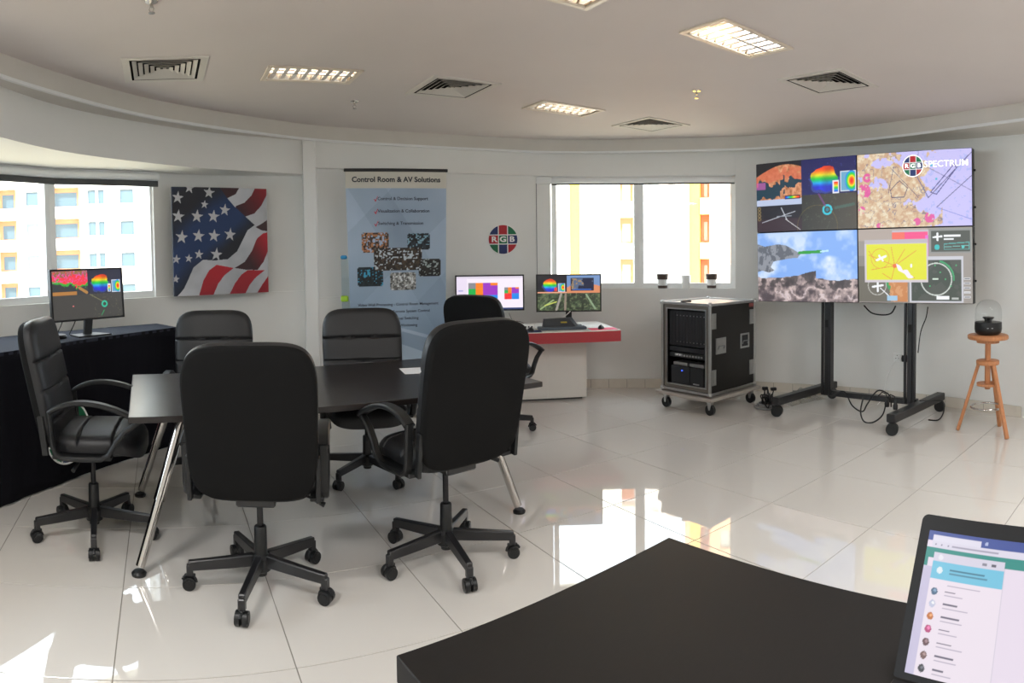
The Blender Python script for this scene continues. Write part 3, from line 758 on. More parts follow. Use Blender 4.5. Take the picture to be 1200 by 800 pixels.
# skirting of separate tiles
for nm, a, b, st in (('baseboard_back', 372, 862, 20.5), ('baseboard_right', 862, 1200, 22), ('baseboard_left', 0, 358, 22)):
    base = struct(ob(nm, band([P(3, a + (b-a)*i/40, -.006) for i in range(41)], [P(3, a + (b-a)*i/40, .01) for i in range(41)], 0, .094), GROUT))
    n = int((b - a) / st)
    for k in range(n):
        p0, p1 = a + (b - a) * k / n + .25, a + (b - a) * (k + 1) / n - .25
        ob('tile', band([P(3, p0, -.014), P(3, p1, -.014)], [P(3, p0, -.006), P(3, p1, -.006)], .001, .099), SKIRT, base)
struct(ob('baseboard_right', band([(4.235, 3.2), (4.29, 2), (4.34, 0), (4.34, -3.1)], [(4.25, 3.2), (4.31, 2), (4.36, 0), (4.36, -3.1)], 0, .099), SKIRT))
struct(ob('baseboard_left', band([(-3.79, -3.1), (-3.74, .2), (-3.69, 1.6), (-3.61, 2.9), az(0, 5.035)], [(-3.81, -3.1), (-3.76, .2), (-3.71, 1.6), (-3.63, 2.9), az(0, 5.06)], 0, .099), SKIRT))

# ------------------------------------------------------------------ windows with roller blinds
def wbar(m, p, q, z0, z1, dep, w=None):
    """upright slab from p to q (plan points), depth dep"""
    a, b = Vector(p), Vector(q); d = b - a; L = d.length; R = Matrix.Rotation(math.atan2(d.y, d.x), 3, 'Z'); c = (a + b) / 2
    m.box((c.x, c.y, (z0 + z1) / 2), (L, dep, z1 - z0), R, .004)
def lerp(p, q, t): return (p[0] + (q[0] - p[0]) * t, p[1] + (q[1] - p[1]) * t)
def window(name, pts, z0, z1, blinds, off, cas=.055, fw=.055):
    root = struct(empty(name, (pts[-1][0], pts[-1][1], z0)))
    o3 = Vector(root.location)
    for i in range(len(pts) - 1):
        p, q = pts[i], pts[i + 1]; L = (Vector(q) - Vector(p)).length
        m = MB().ringframe(L, z1 - z0, fw, .07)
        dv = Vector(q) - Vector(p); m.xf(Matrix.Translation(((p[0]+q[0])/2, (p[1]+q[1])/2, (z0+z1)/2)) @ Matrix.Rotation(math.atan2(dv.y, dv.x), 4, 'Z'))
        m.v = [tuple(Vector(v) - o3) for v in m.v]; ob('frame', m, FRAMEW, root)
        m = MB(); wbar(m, lerp(p, q, fw / L), lerp(p, q, 1 - fw / L), z0 + fw, z1 - fw, .008)
        m.v = [tuple(Vector(v) - o3) for v in m.v]; ob('pane', m, GLASS, root)
        a, b = Vector(p), Vector(q); d = (b - a).normalized(); n = Vector((-d.y, d.x))
        if n.dot(CEN - a) < 0: n = -n
        if blinds:
            m = MB(); s0 = a + d * .01 + n * off; s1 = b - d * .01 + n * off
            m.path([(s0.x, s0.y, z1 - .045), (s1.x, s1.y, z1 - .045)], .036, 16)
            m.v = [tuple(Vector(v) - o3) for v in m.v]; bl = ob('roller_blind', m, FRAMEW, root)
            m = MB(); wbar(m, tuple(s0), tuple(s1), z1 - .082 - .035 * (blinds == 2), z1 - .06, .006); wbar(m, tuple(s0), tuple(s1), z1 - (.13 if blinds == 2 else .095), z1 - .08, .016)
            m.v = [tuple(Vector(v) - o3) for v in m.v]; ob('bottom_rail', m, mat('blind_rail', hexc('3d3f41') if blinds == 2 else hexc('a9aaa8'), .6), bl)
            m = MB(); wbar(m, tuple(s0 - n * .03), tuple(s1 - n * .03), z1 - .012, z1, .07)
            m.v = [tuple(Vector(v) - o3) for v in m.v]; ob('blind_headrail', m, FRAMEW, bl)
    return root
w1 = window('window_1', [(-3.94, -1.2), (-3.89, .2), (-3.84, 1.6), (-3.74, 2.95), az(58, 5.42), az(182, 5.82)], SILLL, HEADL, 2, .11)
w2 = window('window_2', [az(647, 7.19), az(749, 7.19), az(862, 7.12)], SILLR, HEADR, 1, .09)
# plain roller blind tail over the plastered strip left of window_2
m = MB(); a, b = az(629, 7.085), az(647, 7.09); wbar(m, a, b, HEADR - .085, HEADR - .01, .05)
struct(ob('trim_4', m, FRAMEW))
m = MB(); m.path([(*az(629.5, 7.05), SILLR), (*az(629.5, 7.05), HEADR - .08)], .004, 6); struct(ob('trim_5', m, GREYP))

# ------------------------------------------------------------------ town outside
struct(ob('ground', MB().box((0, 40, -22.3), (300, 300, .5)), SAND))
def building(label, px, dist, width, bays, z0, z1, wallm, yaw=0.0, floor_h=3.0, zoff=0.0, gm=None):
    gm = gm or GWIN
    t = (px - 600) / CF; root = empty('apartment_building', (math.sin(t) * dist, math.cos(t) * dist, z0), -t + yaw)
    tag(root, label, 'building')
    H = z1 - z0; w2_ = width / 2
    ob('core', MB().box((0, 7.5, H / 2), (width, 12, H)), BORANGE, root)
    # piers between the bays, full height
    edges = [-w2_] + [e for b in bays for e in (b[0] - b[1] / 2, b[0] + b[1] / 2)] + [w2_]
    for k in range(0, len(edges), 2):
        a, b = edges[k], edges[k + 1]
        if b - a > .05: ob('pier', MB().box(((a + b) / 2, .75, H / 2), (b - a, 1.5, H)), wallm, root)
    nf = int(H / floor_h); meshes = {}
    zb = (1.459 + zoff - z0) % floor_h
    for bi, (bx, bw, kind, col) in enumerate(bays):
        dep = {'b': 1.3, 'w': .18, 's': .1}[kind]
        if kind == 's':
            ob('coloured_strip', MB().box((bx, .78, H / 2), (bw, 1.35, H)), col, root); continue
        for f in range(-1, nf + 1):
            zc = zb + f * floor_h
            if zc < .8 or zc > H - .6: continue
            key = (bi)
            if key not in meshes:
                m = MB()
                if kind == 'b':
                    m.box((0, .75, -1.4), (bw, 1.5, 1.1)); mw = m
                    g_ = MB(); n = 2 if bw > 1.8 else 1
                    g_.box((0, 1.42, -.05), (min(1.1 * n, bw - .4), .12, 1.3))
                    bk = MB().box((0, 1.47, 0), (bw, .1, floor_h))
                else:
                    hw = .65
                    m.box((0, .45, 1.5), (bw, .9, 1.7)); mw = m
                    g_ = MB().box((0, .3, 0), (bw, .1, 1.35))
                    bk = MB().box((0, 1.0, 0), (bw, .9, floor_h))
                meshes[key] = (mw.mesh('spandrel', wallm), g_.mesh('window', gm), bk.mesh('recess', col))
                for q in meshes[key]: fixn(q)
            for nm, q, mm in zip(('spandrel', 'window', 'recess'), meshes[key], (wallm, GWIN, col)):
                ob(nm, q, mm, root, (bx, 0, zc))
    ob('parapet', MB().box((0, .6, H + .4), (width, 1.2, .9)), wallm, root)
    return root
k = 62 / CF
bl = []
for px_, wpx, kd, col in ((-60, 26, 'w', BWHITE), (-30, 22, 'b', BORANGE), (10, 22, 'b', BORANGE), (40, 14, 'w', BPEACH), (79, 32, 'b', BORANGE), (110, 9, 'w', BWHITE), (121, 7, 'w', BPEACH), (151, 16, 'w', BWHITE), (176, 8, 's', BPEACH), (215, 24, 'b', BORANGE), (250, 18, 'w', BWHITE)):
    bl.append(((px_ - 95) * k, wpx * k, kd, col))
building('tall white apartment block with orange balcony recesses outside the left window', 95, 62, 34, bl, -22, 26, BWHITE, 0.0, 3.0, 0.3)
k = 47 / CF
br = []
for px_, wpx, kd, col in ((640, 10, 'w', BPEACH), (674, 12, 's', BYELL), (691, 6, 'w', BWHITE), (711, 15, 'w', BPEACH), (735, 16, 'b', BORANGE), (766, 11, 'w', BPEACH), (788, 8, 'w', BWHITE)):
    br.append(((px_ - 715) * k, wpx * k, kd, col))
building('white apartment block with a yellow strip and orange recesses outside the back window', 715, 47, 10.4, br, -22, 17, mat('facade_bright', hexc('f2eee6'), .8), 0.0, 3.0, 1.6, mat('blown_out_glass', hexc('b6c0b4'), .25))  # overexposed daylight on the far panes put into a paler glass colour
k = 44 / CF
br = []
for px_, wpx, kd, col in ((814, 12, 's', BYELL), (826, 11, 'b', BORANGE), (850, 12, 'w', BPEACH), (880, 14, 'b', BORANGE), (915, 14, 'w', BPEACH)):
    br.append(((px_ - 868) * k, wpx * k, kd, col))
building('peach apartment block with a yellow corner strip, right side of the back window view', 868, 44, 7.6, br, -22, 24, BPEACH, 0.0, 3.0, 1.6, mat('blown_out_glass', hexc('b6c0b4'), .25))

# ------------------------------------------------------------------ ceiling lamps, vents, sprinklers
def lamp(x, y, label, tm):
    root = tag(empty('ceiling_light', (x, y, ZC), UA), label, 'light')
    m = MB()
    for sx in (-1, 1): m.box((sx * .302, 0, -.004), (.03, .334, .012), None, .003)
    for sy in (-1, 1): m.box((0, sy * .152, -.004), (.574, .03, .012), None, .003)
    ob('frame', m, mat('lamp_frame', hexc('d9cdbd'), .35), root)
    m = MB(); m.box((0, 0, .076), (.58, .28, .006))
    for s in (-1, 1):
        m.box((s * .287, 0, .038), (.004, .28, .074)); m.add([(-.287, s * .138, -.002), (.287, s * .138, -.002), (.287, s * .118, .072), (-.287, s * .118, .072)], [(0, 1, 2, 3)])
    m.add([(-.287, .012, -.002), (.287, .012, -.002), (.287, 0, .05), (-.287, 0, .05), (-.287, -.012, -.002), (.287, -.012, -.002)], [(0, 1, 2, 3), (3, 2, 5, 4), (0, 4, 5, 1)])
    ob('reflector', m, REFL, root)
    for s in (-1, 1): ob('tube', MB().tube((-.27, s * .07, .05), (.27, s * .07, .05), .012, n=12), tm, root)
    if tm is TUBEGLOW: ob('added_glow_panel', MB().box((.03, .0, .069), (.5, .26, .004)), mat('panel_reflection_glow', hexc('fffaf2'), 0.4, emit=3.0), root)  # added glowing sheet in place of the window's reflection
    me = None
    for s in (-1, 1):
        for kx in range(8):
            X = -.25 + kx * .0715
            if me is None:
                b_ = MB().add([(-.014, -.056, -.002), (.014, -.056, -.002), (0, -.05, .04), (-.014, .056, -.002), (.014, .056, -.002), (0, .05, .04)], [(0, 1, 2), (5, 4, 3), (0, 3, 4, 1), (1, 4, 5, 2), (2, 5, 3, 0)])
                me = b_.mesh('louvre_blade', BLADE); fixn(me)
            ob('louvre_blade', me, REFL, root, (X, s * .07, 0))
    return root
lamp(*LAMPS[0][:2], 'recessed louvred ceiling light between the two left ceiling vents', TUBE)
lamp(*LAMPS[1][:2], 'recessed louvred ceiling light nearest the back wall', TUBE)
lamp(*LAMPS[2][:2], 'bright white louvred ceiling light nearest the video wall', TUBEGLOW)
lamp(*LAMPS[3][:2], 'ceiling light cut by the top edge of the photo', TUBE)
def vent(x, y, label):
    root = tag(empty('ceiling_vent', (x, y, ZC), UA), label, 'vent', )
    root['group'] = 'square ceiling air vents'
    def sq(m, a, za, b, zb, t=.002):
        vs = []
        for r, z in ((a, za), (b, zb)):
            for sx, sy in ((-1, -1), (1, -1), (1, 1), (-1, 1)): vs.append((sx * r, sy * r, z))
        m.add(vs, [(k, (k + 1) % 4, 4 + (k + 1) % 4, 4 + k) for k in range(4)])
    m = MB(); sq(m, .265, 0, .262, -.009); sq(m, .262, -.009, .217, -.006)
    ob('frame', m, VENTM, root)
    m = MB(); sq(m, .2165, -.005, .2165, .079); sq(m, .2165, .07, .001, .07); ob('backing', m, SLOT, root, norm=False)
    for kk in range(5):
        a = .195 - kk * .037
        m = MB(); sq(m, a + .006, -.005, a - .020, .0095); sq(m, a + .006, -.007, a - .020, .0075); sq(m, a + .006, -.007, a + .006, -.005); sq(m, a - .020, .0075, a - .020, .0095)
        ob('louvre', m, VENTM, root)
    ob('core_plate', MB().box((0, 0, .004), (.02, .02, .012)), VENTM, root)
    return root
vent(*VENTS[0], 'square ceiling air vent above the left window')
vent(*VENTS[1], 'square ceiling air vent in front of the tall banner')
vent(*VENTS[2], 'square ceiling air vent nearest the back window')
vent(*VENTS[3], 'square ceiling air vent in front of the video wall')
def sprinkler(x, y, label):
    root = tag(empty('fire_sprinkler', (x, y, ZC)), label, 'sprinkler')
    ob('escutcheon', MB().lathe([(0, -.006), (.03, -.006), (.034, 0), (0, .0)], n=20), CHROME, root)
    m = MB().tube((0, 0, -.005), (0, 0, -.03), .008, n=10)
    for s in (-1, 1): m.path([(s * .007, 0, -.028), (s * .013, 0, -.04), (s * .004, 0, -.053)], .0025, 6)
    ob('body', m, CHROME, root); ob('deflector', MB().lathe([(0, -.058), (.016, -.058), (.016, -.055), (0, -.053)], n=14), CHROME, root)
sprinkler(-1.21, 5.03, 'small chrome fire sprinkler between the left lamp and banner vent')
sprinkler(1.38, 4.75, 'small chrome fire sprinkler below the bright ceiling light')
sprinkler(-1.59, 2.65, 'small chrome fire sprinkler at the top edge above the flag')

# ------------------------------------------------------------------ office chairs
def superloop(w, h, n=40, e=3.2):
    pts = []
    for k in range(n):
        a = 2 * PI * k / n; c, s = math.cos(a), math.sin(a)
        pts.append((w / 2 * abs(c) ** (2 / e) * (1 if c > 0 else -1), h / 2 * abs(s) ** (2 / e) * (1 if s > 0 else -1)))
    return pts
def cushion(w, h, t, seams, e=3.4, taper=0.0, bulge=.012, nr=14, n=72, crown=.0):
    """rounded pad in the XY plane; front face +Z padded with seams at the given y, flat back at z=0"""
    m = MB(); loop = superloop(1, 1, n, e); vs = []; fs = []
    def xy(u, v):
        X = u * w * (1 - taper * (0.5 - v)); return X, v * h
    def front(u, v):
        r = max(abs(2 * u), abs(2 * v)); X, Y = xy(u, v)
        z = t * (1 - .25 * (abs(2 * u) ** 4)) - .1 * t * abs(2 * v) ** 6
        for sy in seams:
            z -= .014 * math.exp(-((Y - sy) / .0055) ** 2)
        return z + bulge * (1 - (2 * u) ** 2)
    radii = [1.0, .985, .96, .92, .86, .78, .7, .6, .5, .4, .3, .2, .1]
    GX, GY = 26, 90
    def mp(i, j):
        a, b = -1 + 2 * i / GX, -1 + 2 * j / GY
        a, b = math.sin(a * PI / 2) * .55 + a * .45, math.sin(b * PI / 2) * .3 + b * .7
        r_ = max(abs(a), abs(b)); q = (abs(a) ** e + abs(b) ** e) ** (1 / e)
        k_ = r_ / q if q > 1e-9 else 1.0
        return a * k_ / 2, b * k_ / 2, r_
    for i in range(GX + 1):
        for j in range(GY + 1):
            u_, v_, r_ = mp(i, j)
            ed = 1 - max(0, (r_ - .86) / .14) ** 2.6 * .30
            vs.append((*xy(u_, v_), front(u_, v_) * ed))
    for i in range(GX):
        for j in range(GY):
            a_ = i * (GY + 1) + j; fs.append((a_, a_ + GY + 1, a_ + GY + 2, a_ + 1))
    rim = [(i, 0) for i in range(GX)] + [(GX, j) for j in range(GY)] + [(i, GY) for i in range(GX, 0, -1)] + [(0, j) for j in range(GY, 0, -1)]
    n = len(rim); b0 = len(vs)
    for (i, j) in rim: u_, v_, r_ = mp(i, j); vs.append((*xy(u_ * 1.006, v_ * 1.006), front(u_, v_) * .45))
    for (i, j) in rim: u_, v_, r_ = mp(i, j); vs.append((*xy(u_, v_), 0.0))
    R0 = [i * (GY + 1) + j for i, j in rim]
    for k_ in range(n):
        k2 = (k_ + 1) % n
        fs.append((R0[k2], R0[k_], b0 + k_, b0 + k2)); fs.append((b0 + k2, b0 + k_, b0 + n + k_, b0 + n + k2))
    fs.append(tuple(b0 + n + k_ for k_ in reversed(range(n))))
    return m.add(vs, fs, True)
def ribbon(pts, w, t, x):
    """flat bar swept along (y,z) points at lateral x, width w across x"""
    m = MB(); n = len(pts); vs = []; fs = []
    for i, p in enumerate(pts):
        a, b = Vector(pts[max(i - 1, 0)]), Vector(pts[min(i + 1, n - 1)]); d = (b - a).normalized(); nn = Vector((-d.y, d.x)) * t / 2
        ww = w / 2; e = t * .3
        for sx, sn in ((-ww, -.4), (-ww + e, -1), (ww - e, -1), (ww, -.4), (ww, .4), (ww - e, 1), (-ww + e, 1), (-ww, .4)):
            vs.append((x + sx, p[0] + nn.x * sn, p[1] + nn.y * sn))
    for i in range(n - 1):
        for k_ in range(8): k2 = (k_ + 1) % 8; fs.append((i * 8 + k_, i * 8 + k2, (i + 1) * 8 + k2, (i + 1) * 8 + k_))
    fs += [tuple(reversed(range(8))), tuple((n - 1) * 8 + k_ for k_ in range(8))]
    return m.add(vs, fs, True)
def bez(P0, n=10):
    out = []
    for k_ in range(n + 1):
        t = k_ / n; a = (1 - t) ** 3; b = 3 * t * (1 - t) ** 2; c = 3 * t * t * (1 - t); d = t ** 3
        out.append((a * P0[0][0] + b * P0[1][0] + c * P0[2][0] + d * P0[3][0], a * P0[0][1] + b * P0[1][1] + c * P0[2][1] + d * P0[3][1]))
    return out
_CM = {}
def office_chair(loc, face, legrot, lift, label, group='black office chairs'):
    """local +Y is the way the sitter faces; face/legrot in degrees of world heading (ccw from +x)"""
    root = tag(empty('office_chair', (loc[0], loc[1], 0), math.radians(face - 90)), label, 'chair', group)
    lift += .05
    if not _CM:
        m = MB().box((.18, 0, .104), (.29, .032, .042), None, .004)
        m.v = [(v[0], v[1] * (1.1 - .2 * (v[0] - .04) / .3), v[2] + (.026 * (1 - (v[0] - .04) / .3) if v[2] > .1 else .014 * (1 - (v[0] - .04) / .3))) for v in m.v]
        m.box((.318, 0, .085), (.03, .03, .05), None, .004); _CM['leg'] = m.mesh('leg', BMET); fixn(_CM['leg'])
        m = MB()
        for s in (-1, 1):
            m.tube((.322 + 0, s * .006, .03), (.322, s * .026, .03), .03, n=18, smooth=True)
            m.tube((.322, s * .026, .03), (.322, s * .029, .03), .02, n=14)
        m.box((.318, 0, .05), (.05, .014, .035), None, .003)
        hood = []
        m.path([(.322 + .033 * math.cos(a), 0, .03 + .033 * math.sin(a)) for a in [PI * q / 8 for q in range(1, 9)]], .006, 6)
        _CM['caster'] = m.mesh('caster', BPLAS); fixn(_CM['caster'])
        m = MB().lathe([(0, .055), (.026, .055), (.028, .07), (.045, .08), (.045, .135), (.03, .15), (.028, .27), (.024, .275), (0, .275)], n=20)
        _CM['column'] = m.mesh('column', BPLAS); fixn(_CM['column'])
        # seat: padded cushion on a pan
        m = cushion(.50, .47, .085, [-.09, .09], 4.0, -.05, .012); m.xf(Matrix.Translation((0, .06, .415)))
        for i, v in enumerate(m.v):
            d = max(0, v[1] - .12); m.v[i] = (v[0], v[1], v[2] - d * d * 1.6)
        _CM['seat'] = m.mesh('seat', LEATH); fixn(_CM['seat'])
        m = MB().prism(superloop(.47, .47, 36, 4), .395, .418); m.v = [(v[0], v[1] * .95 + .05, v[2]) for v in m.v]; _CM['seat_pan'] = m.mesh('seat_pan', BPLAS); fixn(_CM['seat_pan'])
        m = MB().box((0, -.02, .378), (.17, .24, .045), None, .008); m.tube((-.035, .07, .35), (.035, .07, .35), .022, n=14); _CM['tilt_mechanism'] = m.mesh('tilt_mechanism', BMET); fixn(_CM['tilt_mechanism'])
        m = MB().path([(.05, -.02, .38), (.2, -.02, .37), (.25, -.03, .355)], .006, 8); m.path([(.235, -.028, .36), (.29, -.045, .335)], [.009, .012], 8); _CM['lever'] = m.mesh('lever', BPLAS); fixn(_CM['lever'])
        # backrest tilted back, front pad of leather, back face of cloth
        Rb = Matrix.Translation((0, -.215, .80)) @ Matrix.Rotation(math.radians(90 + 9), 4, 'X') @ Matrix.Rotation(PI, 4, 'Y')
        m = cushion(.565, .67, .06, [.13, -.03, -.18], 5.0, .05, .01); m.v = [(v[0], v[1], -v[2]) for v in m.v]
        Rb = Matrix.Translation((0, -.238, .74)) @ Matrix.Rotation(math.radians(101.5), 4, 'X')
        # +Y local -> up & back, -z local -> forward
        _CM['backrest'] = None
        m.xf(Rb); _CM['backrest'] = m.mesh('backrest', LEATH); fixn(_CM['backrest'])
        sh = MB(); lp = superloop(1, 1, 64, 5.0); vs = []; fs = []
        for r, z in ((1.0, 0.0), (1.0, .022), (.985, .032), (.95, .038), (.6, .042), (.25, .043)):
            vs += [(p[0] * .563 * r * (1 - .05 * (.5 - p[1] * r)), p[1] * .67 * r, z) for p in lp]
        for i in range(5):
            for k_ in range(64): k2 = (k_ + 1) % 64; fs.append((i * 64 + k_, i * 64 + k2, (i + 1) * 64 + k2, (i + 1) * 64 + k_))
        fs.append(tuple(5 * 64 + k_ for k_ in range(64))); fs.append(tuple(reversed(range(64))))
        sh.add(vs, fs, True); sh.xf(Rb); _CM['back_panel'] = sh.mesh('back_panel', FABR); fixn(_CM['back_panel'])
        for s in (-1, 1):
            x = s * .292
            top = bez([(-.16, .625), (-.06, .695), (.10, .70), (.30, .585)], 14)
            loop = [(-.275, .60)] + top + [(.285, .575), (.262, .55), (.215, .545), (.165, .50), (.13, .43), (.12, .405)]
            m = ribbon(top, .056, .024, x)
            m2 = ribbon([(-.158, .632), (-.155, .58), (-.15, .52), (-.145, .46), (-.13, .415), (-.10, .398), (0, .395), (.10, .398), (.14, .42), (.175, .48), (.22, .535), (.28, .575), (.297, .588)], .04, .024, x)
            m = merge(m, m2); m.box((x - s * .03, -.0, .398), (.06, .3, .02), None, .004)
            _CM['armrest', s] = m.mesh('armrest', BPLAS); fixn(_CM['armrest', s])
            c_ = MB(); c_.box((x - s * .022, -.20, .50), (.02, .035, .2), Matrix.Rotation(.12, 3, 'X'), .004)
            _CM['arm_bracket', s] = c_.mesh('arm_bracket', BPLAS); fixn(_CM['arm_bracket', s])
    up = lambda nm, key=None: ob(nm, _CM[key or nm], None, root, (0, 0, lift))
    for nm in ('seat', 'seat_pan', 'tilt_mechanism', 'lever', 'backrest', 'back_panel'): up(nm)
    for s in (-1, 1): up('armrest', ('armrest', s)); up('arm_bracket', ('arm_bracket', s))
    ob('column', _CM['column'], None, root)
    ob('gas_piston', MB().tube((0, 0, .27), (0, 0, .37 + lift), .014, n=14), GSTEEL, root)
    for k_ in range(5):
        a = math.radians(legrot + 72 * k_ - (face - 90))
        lg = ob('leg', _CM['leg'], None, root, rz=a); ob('caster', _CM['caster'], None, lg)
    return root
office_chair((-2.123, 2.796), 26, 18, .045, 'black office chair at the left end of the table beside the draped counter, seen side-on')
office_chair((-1.106, 2.66), 105, -10, 0.0, 'nearest black office chair, its plain back squarely towards the camera')
office_chair((-0.329, 3.082), 130, 6, .05, 'black office chair with its back to the camera, at the right of the near side')
office_chair((-0.97, 4.21), -72, 32, -.025, 'black office chair across the table, facing the camera in front of the banner')
office_chair((-1.98, 3.95), -70, 0, -.025, 'black office chair behind the table in front of the flag')
office_chair((-0.165, 5.38), 58, 0, 0.02, 'black office chair pushed up to the red-edged desk', 'black office chairs')

# ------------------------------------------------------------------ meeting table
NL, FL = Vector((-1.678, 2.488)), Vector((-2.38, 3.59))
u = Vector((.166 + 1.678, 3.65 - 2.488)).normalized(); TL_ = 2.18; v = Vector((-u.y, u.x)); TW = 1.15
mt = tag(empty('meeting_table', (NL.x, NL.y, 0), math.atan2(u.y, u.x)), 'long dark wood meeting table on chrome legs in the middle of the chairs', 'table')
ob('tabletop', MB().box((TL_ / 2, TW / 2, .73), (TL_, TW, .03), None, .003), TABLE, mt)
m = MB()
for yy in (.45, TW - .45): m.box((TL_ / 2, yy, .695), (TL_ - .3, .04, .04), None, .004)

ob('frame', m, BMET, mt)
def tleg(x0, y0, x1, y1):
    d = Vector((x1 - x0, y1 - y0, -.68)); a = Vector((x0, y0, .70))
    m = MB().tube(a, a + d * .55, .028, n=18); m.tube(a + d * .54, a + d * .97, .023, n=18)
    lg = ob('leg', m, CHROME, mt); ob('foot_pad', MB().lathe([(0, 0), (.034, 0), (.036, .012), (.026, .022), (0, .022)], (x1, y1, 0), 18), BPLAS, lg)
    ob('bracket', MB().box((x0, y0, .712), (.12, .12, .008), None, .002), BMET, lg)
tleg(.26, .16, .03, .02); tleg(.26, .98, .03, 1.05); tleg(TL_ - .34, .16, TL_ - .115, .08); tleg(TL_ - .34, .98, TL_ - .16, 1.07)
pp = tag(empty('paper_sheet', (-.64, 4.0, .7452), math.radians(20)), 'white sheet of paper lying on the meeting table', 'paper')
ob('sheet', MB().box((.1, 0, .0006), (.3, .21, .0008)), PAPER, pp)

# ------------------------------------------------------------------ logo sign helper
def logo(parent, M, r, name='logo_panel', px=120, m=None, rim=True, letters=True):
    p = Pic(px, px, (.93, .93, .93)); brush_logo(p, .5, .5, .5, rim)
    keep = np.hypot(p.X - .5, p.Y - .5) < .497
    img = p.a
    def warp(X, Y):                        # square grid pressed into a disc
        a = np.clip(X / r, -1, 1); b = np.clip(Y / r, -1, 1)
        return X * np.sqrt(1 - b * b / 2), Y * np.sqrt(1 - a * a / 2), np.zeros_like(X)
    # sample the picture at the warped places
    xs = np.linspace(-1, 1, px); A, B = np.meshgrid(xs, xs[::-1])
    U = A * np.sqrt(1 - B * B / 2); V = B * np.sqrt(1 - A * A / 2)
    ix = np.clip(((U + 1) / 2 * (px - 1)).round().astype(int), 0, px - 1); iy = np.clip(((1 - V) / 2 * (px - 1)).round().astype(int), 0, px - 1)
    o = grid_print(name, img[iy, ix], 2 * r, 2 * r, m or PRINT, parent, M, warp)
    if letters:
        for ch, dx in (('R', -.62), ('G', 0), ('B', .62)):
            text(ch, r * .52, WINK if m is None else EW, parent, M @ Matrix.Translation((dx * r, -.0 * r, .0012)), sx=1.25, bold=.035)
    return o

# ------------------------------------------------------------------ wall sign over the red desk
S0 = Vector((*az(590, 6.84), 1.62))
sg = tag(empty('wall_sign', S0), 'round red, green and blue lettered sign on the back wall above the red desk', 'sign')
n = (Vector((0, 0)) - Vector((S0.x, S0.y))).normalized(); ex = Vector((-n.y, n.x, 0))
SM = frame_matrix((0, 0, 0), ex, (0, 0, 1))
ob('disc', MB().prism([(.155 * math.cos(2*PI*k/48), .155 * math.sin(2*PI*k/48)) for k in range(48)], -.012, -.001).xf(SM), WHITEP, sg)
logo(sg, SM, .15, rim=False)

# ------------------------------------------------------------------ flag canvas
A = Vector((-2.800, 4.912, 0)); B = Vector((-2.2, 5.604, 0)); d = (B - A).normalized(); nrm = Vector((d.y, -d.x, 0))
w_ = (B - A).length; h_ = .945; zb = 1.155
fl = tag(empty('canvas_print', (A + B) / 2 + Vector((0, 0, zb))), 'canvas print of a waving star-spangled flag in the niche beside the left window', 'picture')
FM = frame_matrix(tuple(nrm * .016 + Vector((0, 0, h_ / 2))), tuple(d), (0, 0, 1))
ob('stretcher', MB().box((0, 0, -.011), (w_, h_, .019)).xf(FM), mat('canvas_edge', hexc('2a2c38'), .8), fl)
p = brush_flag(260, 250); 
for sx_, sy_, r_ in ((.06, .1, .065), (.18, .01, .06), (.38, .05, .065), (.33, .16, .045), (.54, .21, .065), (.06, .27, .07), (.25, .27, .07), (.42, .27, .07), (.09, .46, .07), (.26, .45, .07), (.42, .45, .07), (.59, .44, .07), (.03, .66, .05), (.155, .655, .045), (.26, .62, .052), (.44, .625, .07), (.02, .84, .045)):
    p.put(p.inpoly([(a, 1 - b) for a, b in star_pts(sx_, 1 - sy_, r_ * .93, .12)]), (.74, .74, .75))
grid_print('print', p.a, w_, h_, PRINT, fl, FM)

# ------------------------------------------------------------------ roll-up banner
A = Vector((-1.485, 5.73, 0)); B = Vector((-.59, 6.06, 0)); d = (B - A).normalized(); nrm = Vector((d.y, -d.x, 0))
bw_ = (B - A).length; bt = 2.25
bn = tag(empty('rollup_banner', (A + B) / 2), 'tall pale blue roll-up banner reading Control Room & AV Solutions', 'banner')
BM = frame_matrix((0, 0, 0), tuple(d), (0, 0, 1))
hb = bt - .09
def taper(X, Y):
    t = (Y + hb / 2) / hb; s_ = .915 + .085 * t; bow = 0 * X
    return X * s_, Y + hb / 2 + .08, bow
p = brush_banner(170, 430)
sheet = grid_print('printed_sheet', p.a, bw_ * .985, hb, PRINT, bn, BM, taper)
ob('backing', MB().box((0, hb / 2 + .08, -.004), (bw_ * .9, hb, .003)).xf(BM), PAPER, bn)
ob('top_rail', MB().box((0, bt - .005, 0), (bw_ * 1.01, .028, .024), None, .004).xf(BM), BPLAS, bn)
ob('base', MB().box((0, .045, 0), (bw_ * 1.02, .085, .2), None, .015).xf(BM), ALU, bn)
ob('support_pole', MB().tube((0, .08, -.045), (0, bt - .02, -.02), .009).xf(BM), ALU, bn)
def bt_(body, u_, v_, size, m=INK, **kw):      # u across 0..1, v down 0..1
    y = hb * (1 - v_) + .08; s_ = .915 + .085 * (1 - v_); x = (u_ - .5) * bw_ * s_
    al = kw.pop('align', 'CENTER')
    text(body, size, m, bn, BM @ Matrix.Translation((x, y, .0016)), align=al, **kw)
bt_('Control Room & AV Solutions', .5, .038, .066, bold=.03)
for i_, tt in enumerate(('Control & Decision Support', 'Visualization & Collaboration', 'Switching & Transmission')):
    bt_(tt, .31, .118 + i_ * .052, .041, INK, align='LEFT', bold=.012)
    y = hb * (1 - (.118 + i_ * .052)) + .08
    m = MB().add([(-.215 + a, y + b, .003) for a, b in ((0, 0), (.012, -.006), (.016, -.016), (.036, .022), (.041, .024), (.018, -.03))], [(0, 1, 2, 5), (2, 3, 4, 5)]).xf(BM)
    ob('check_mark', m, REDINK, bn)
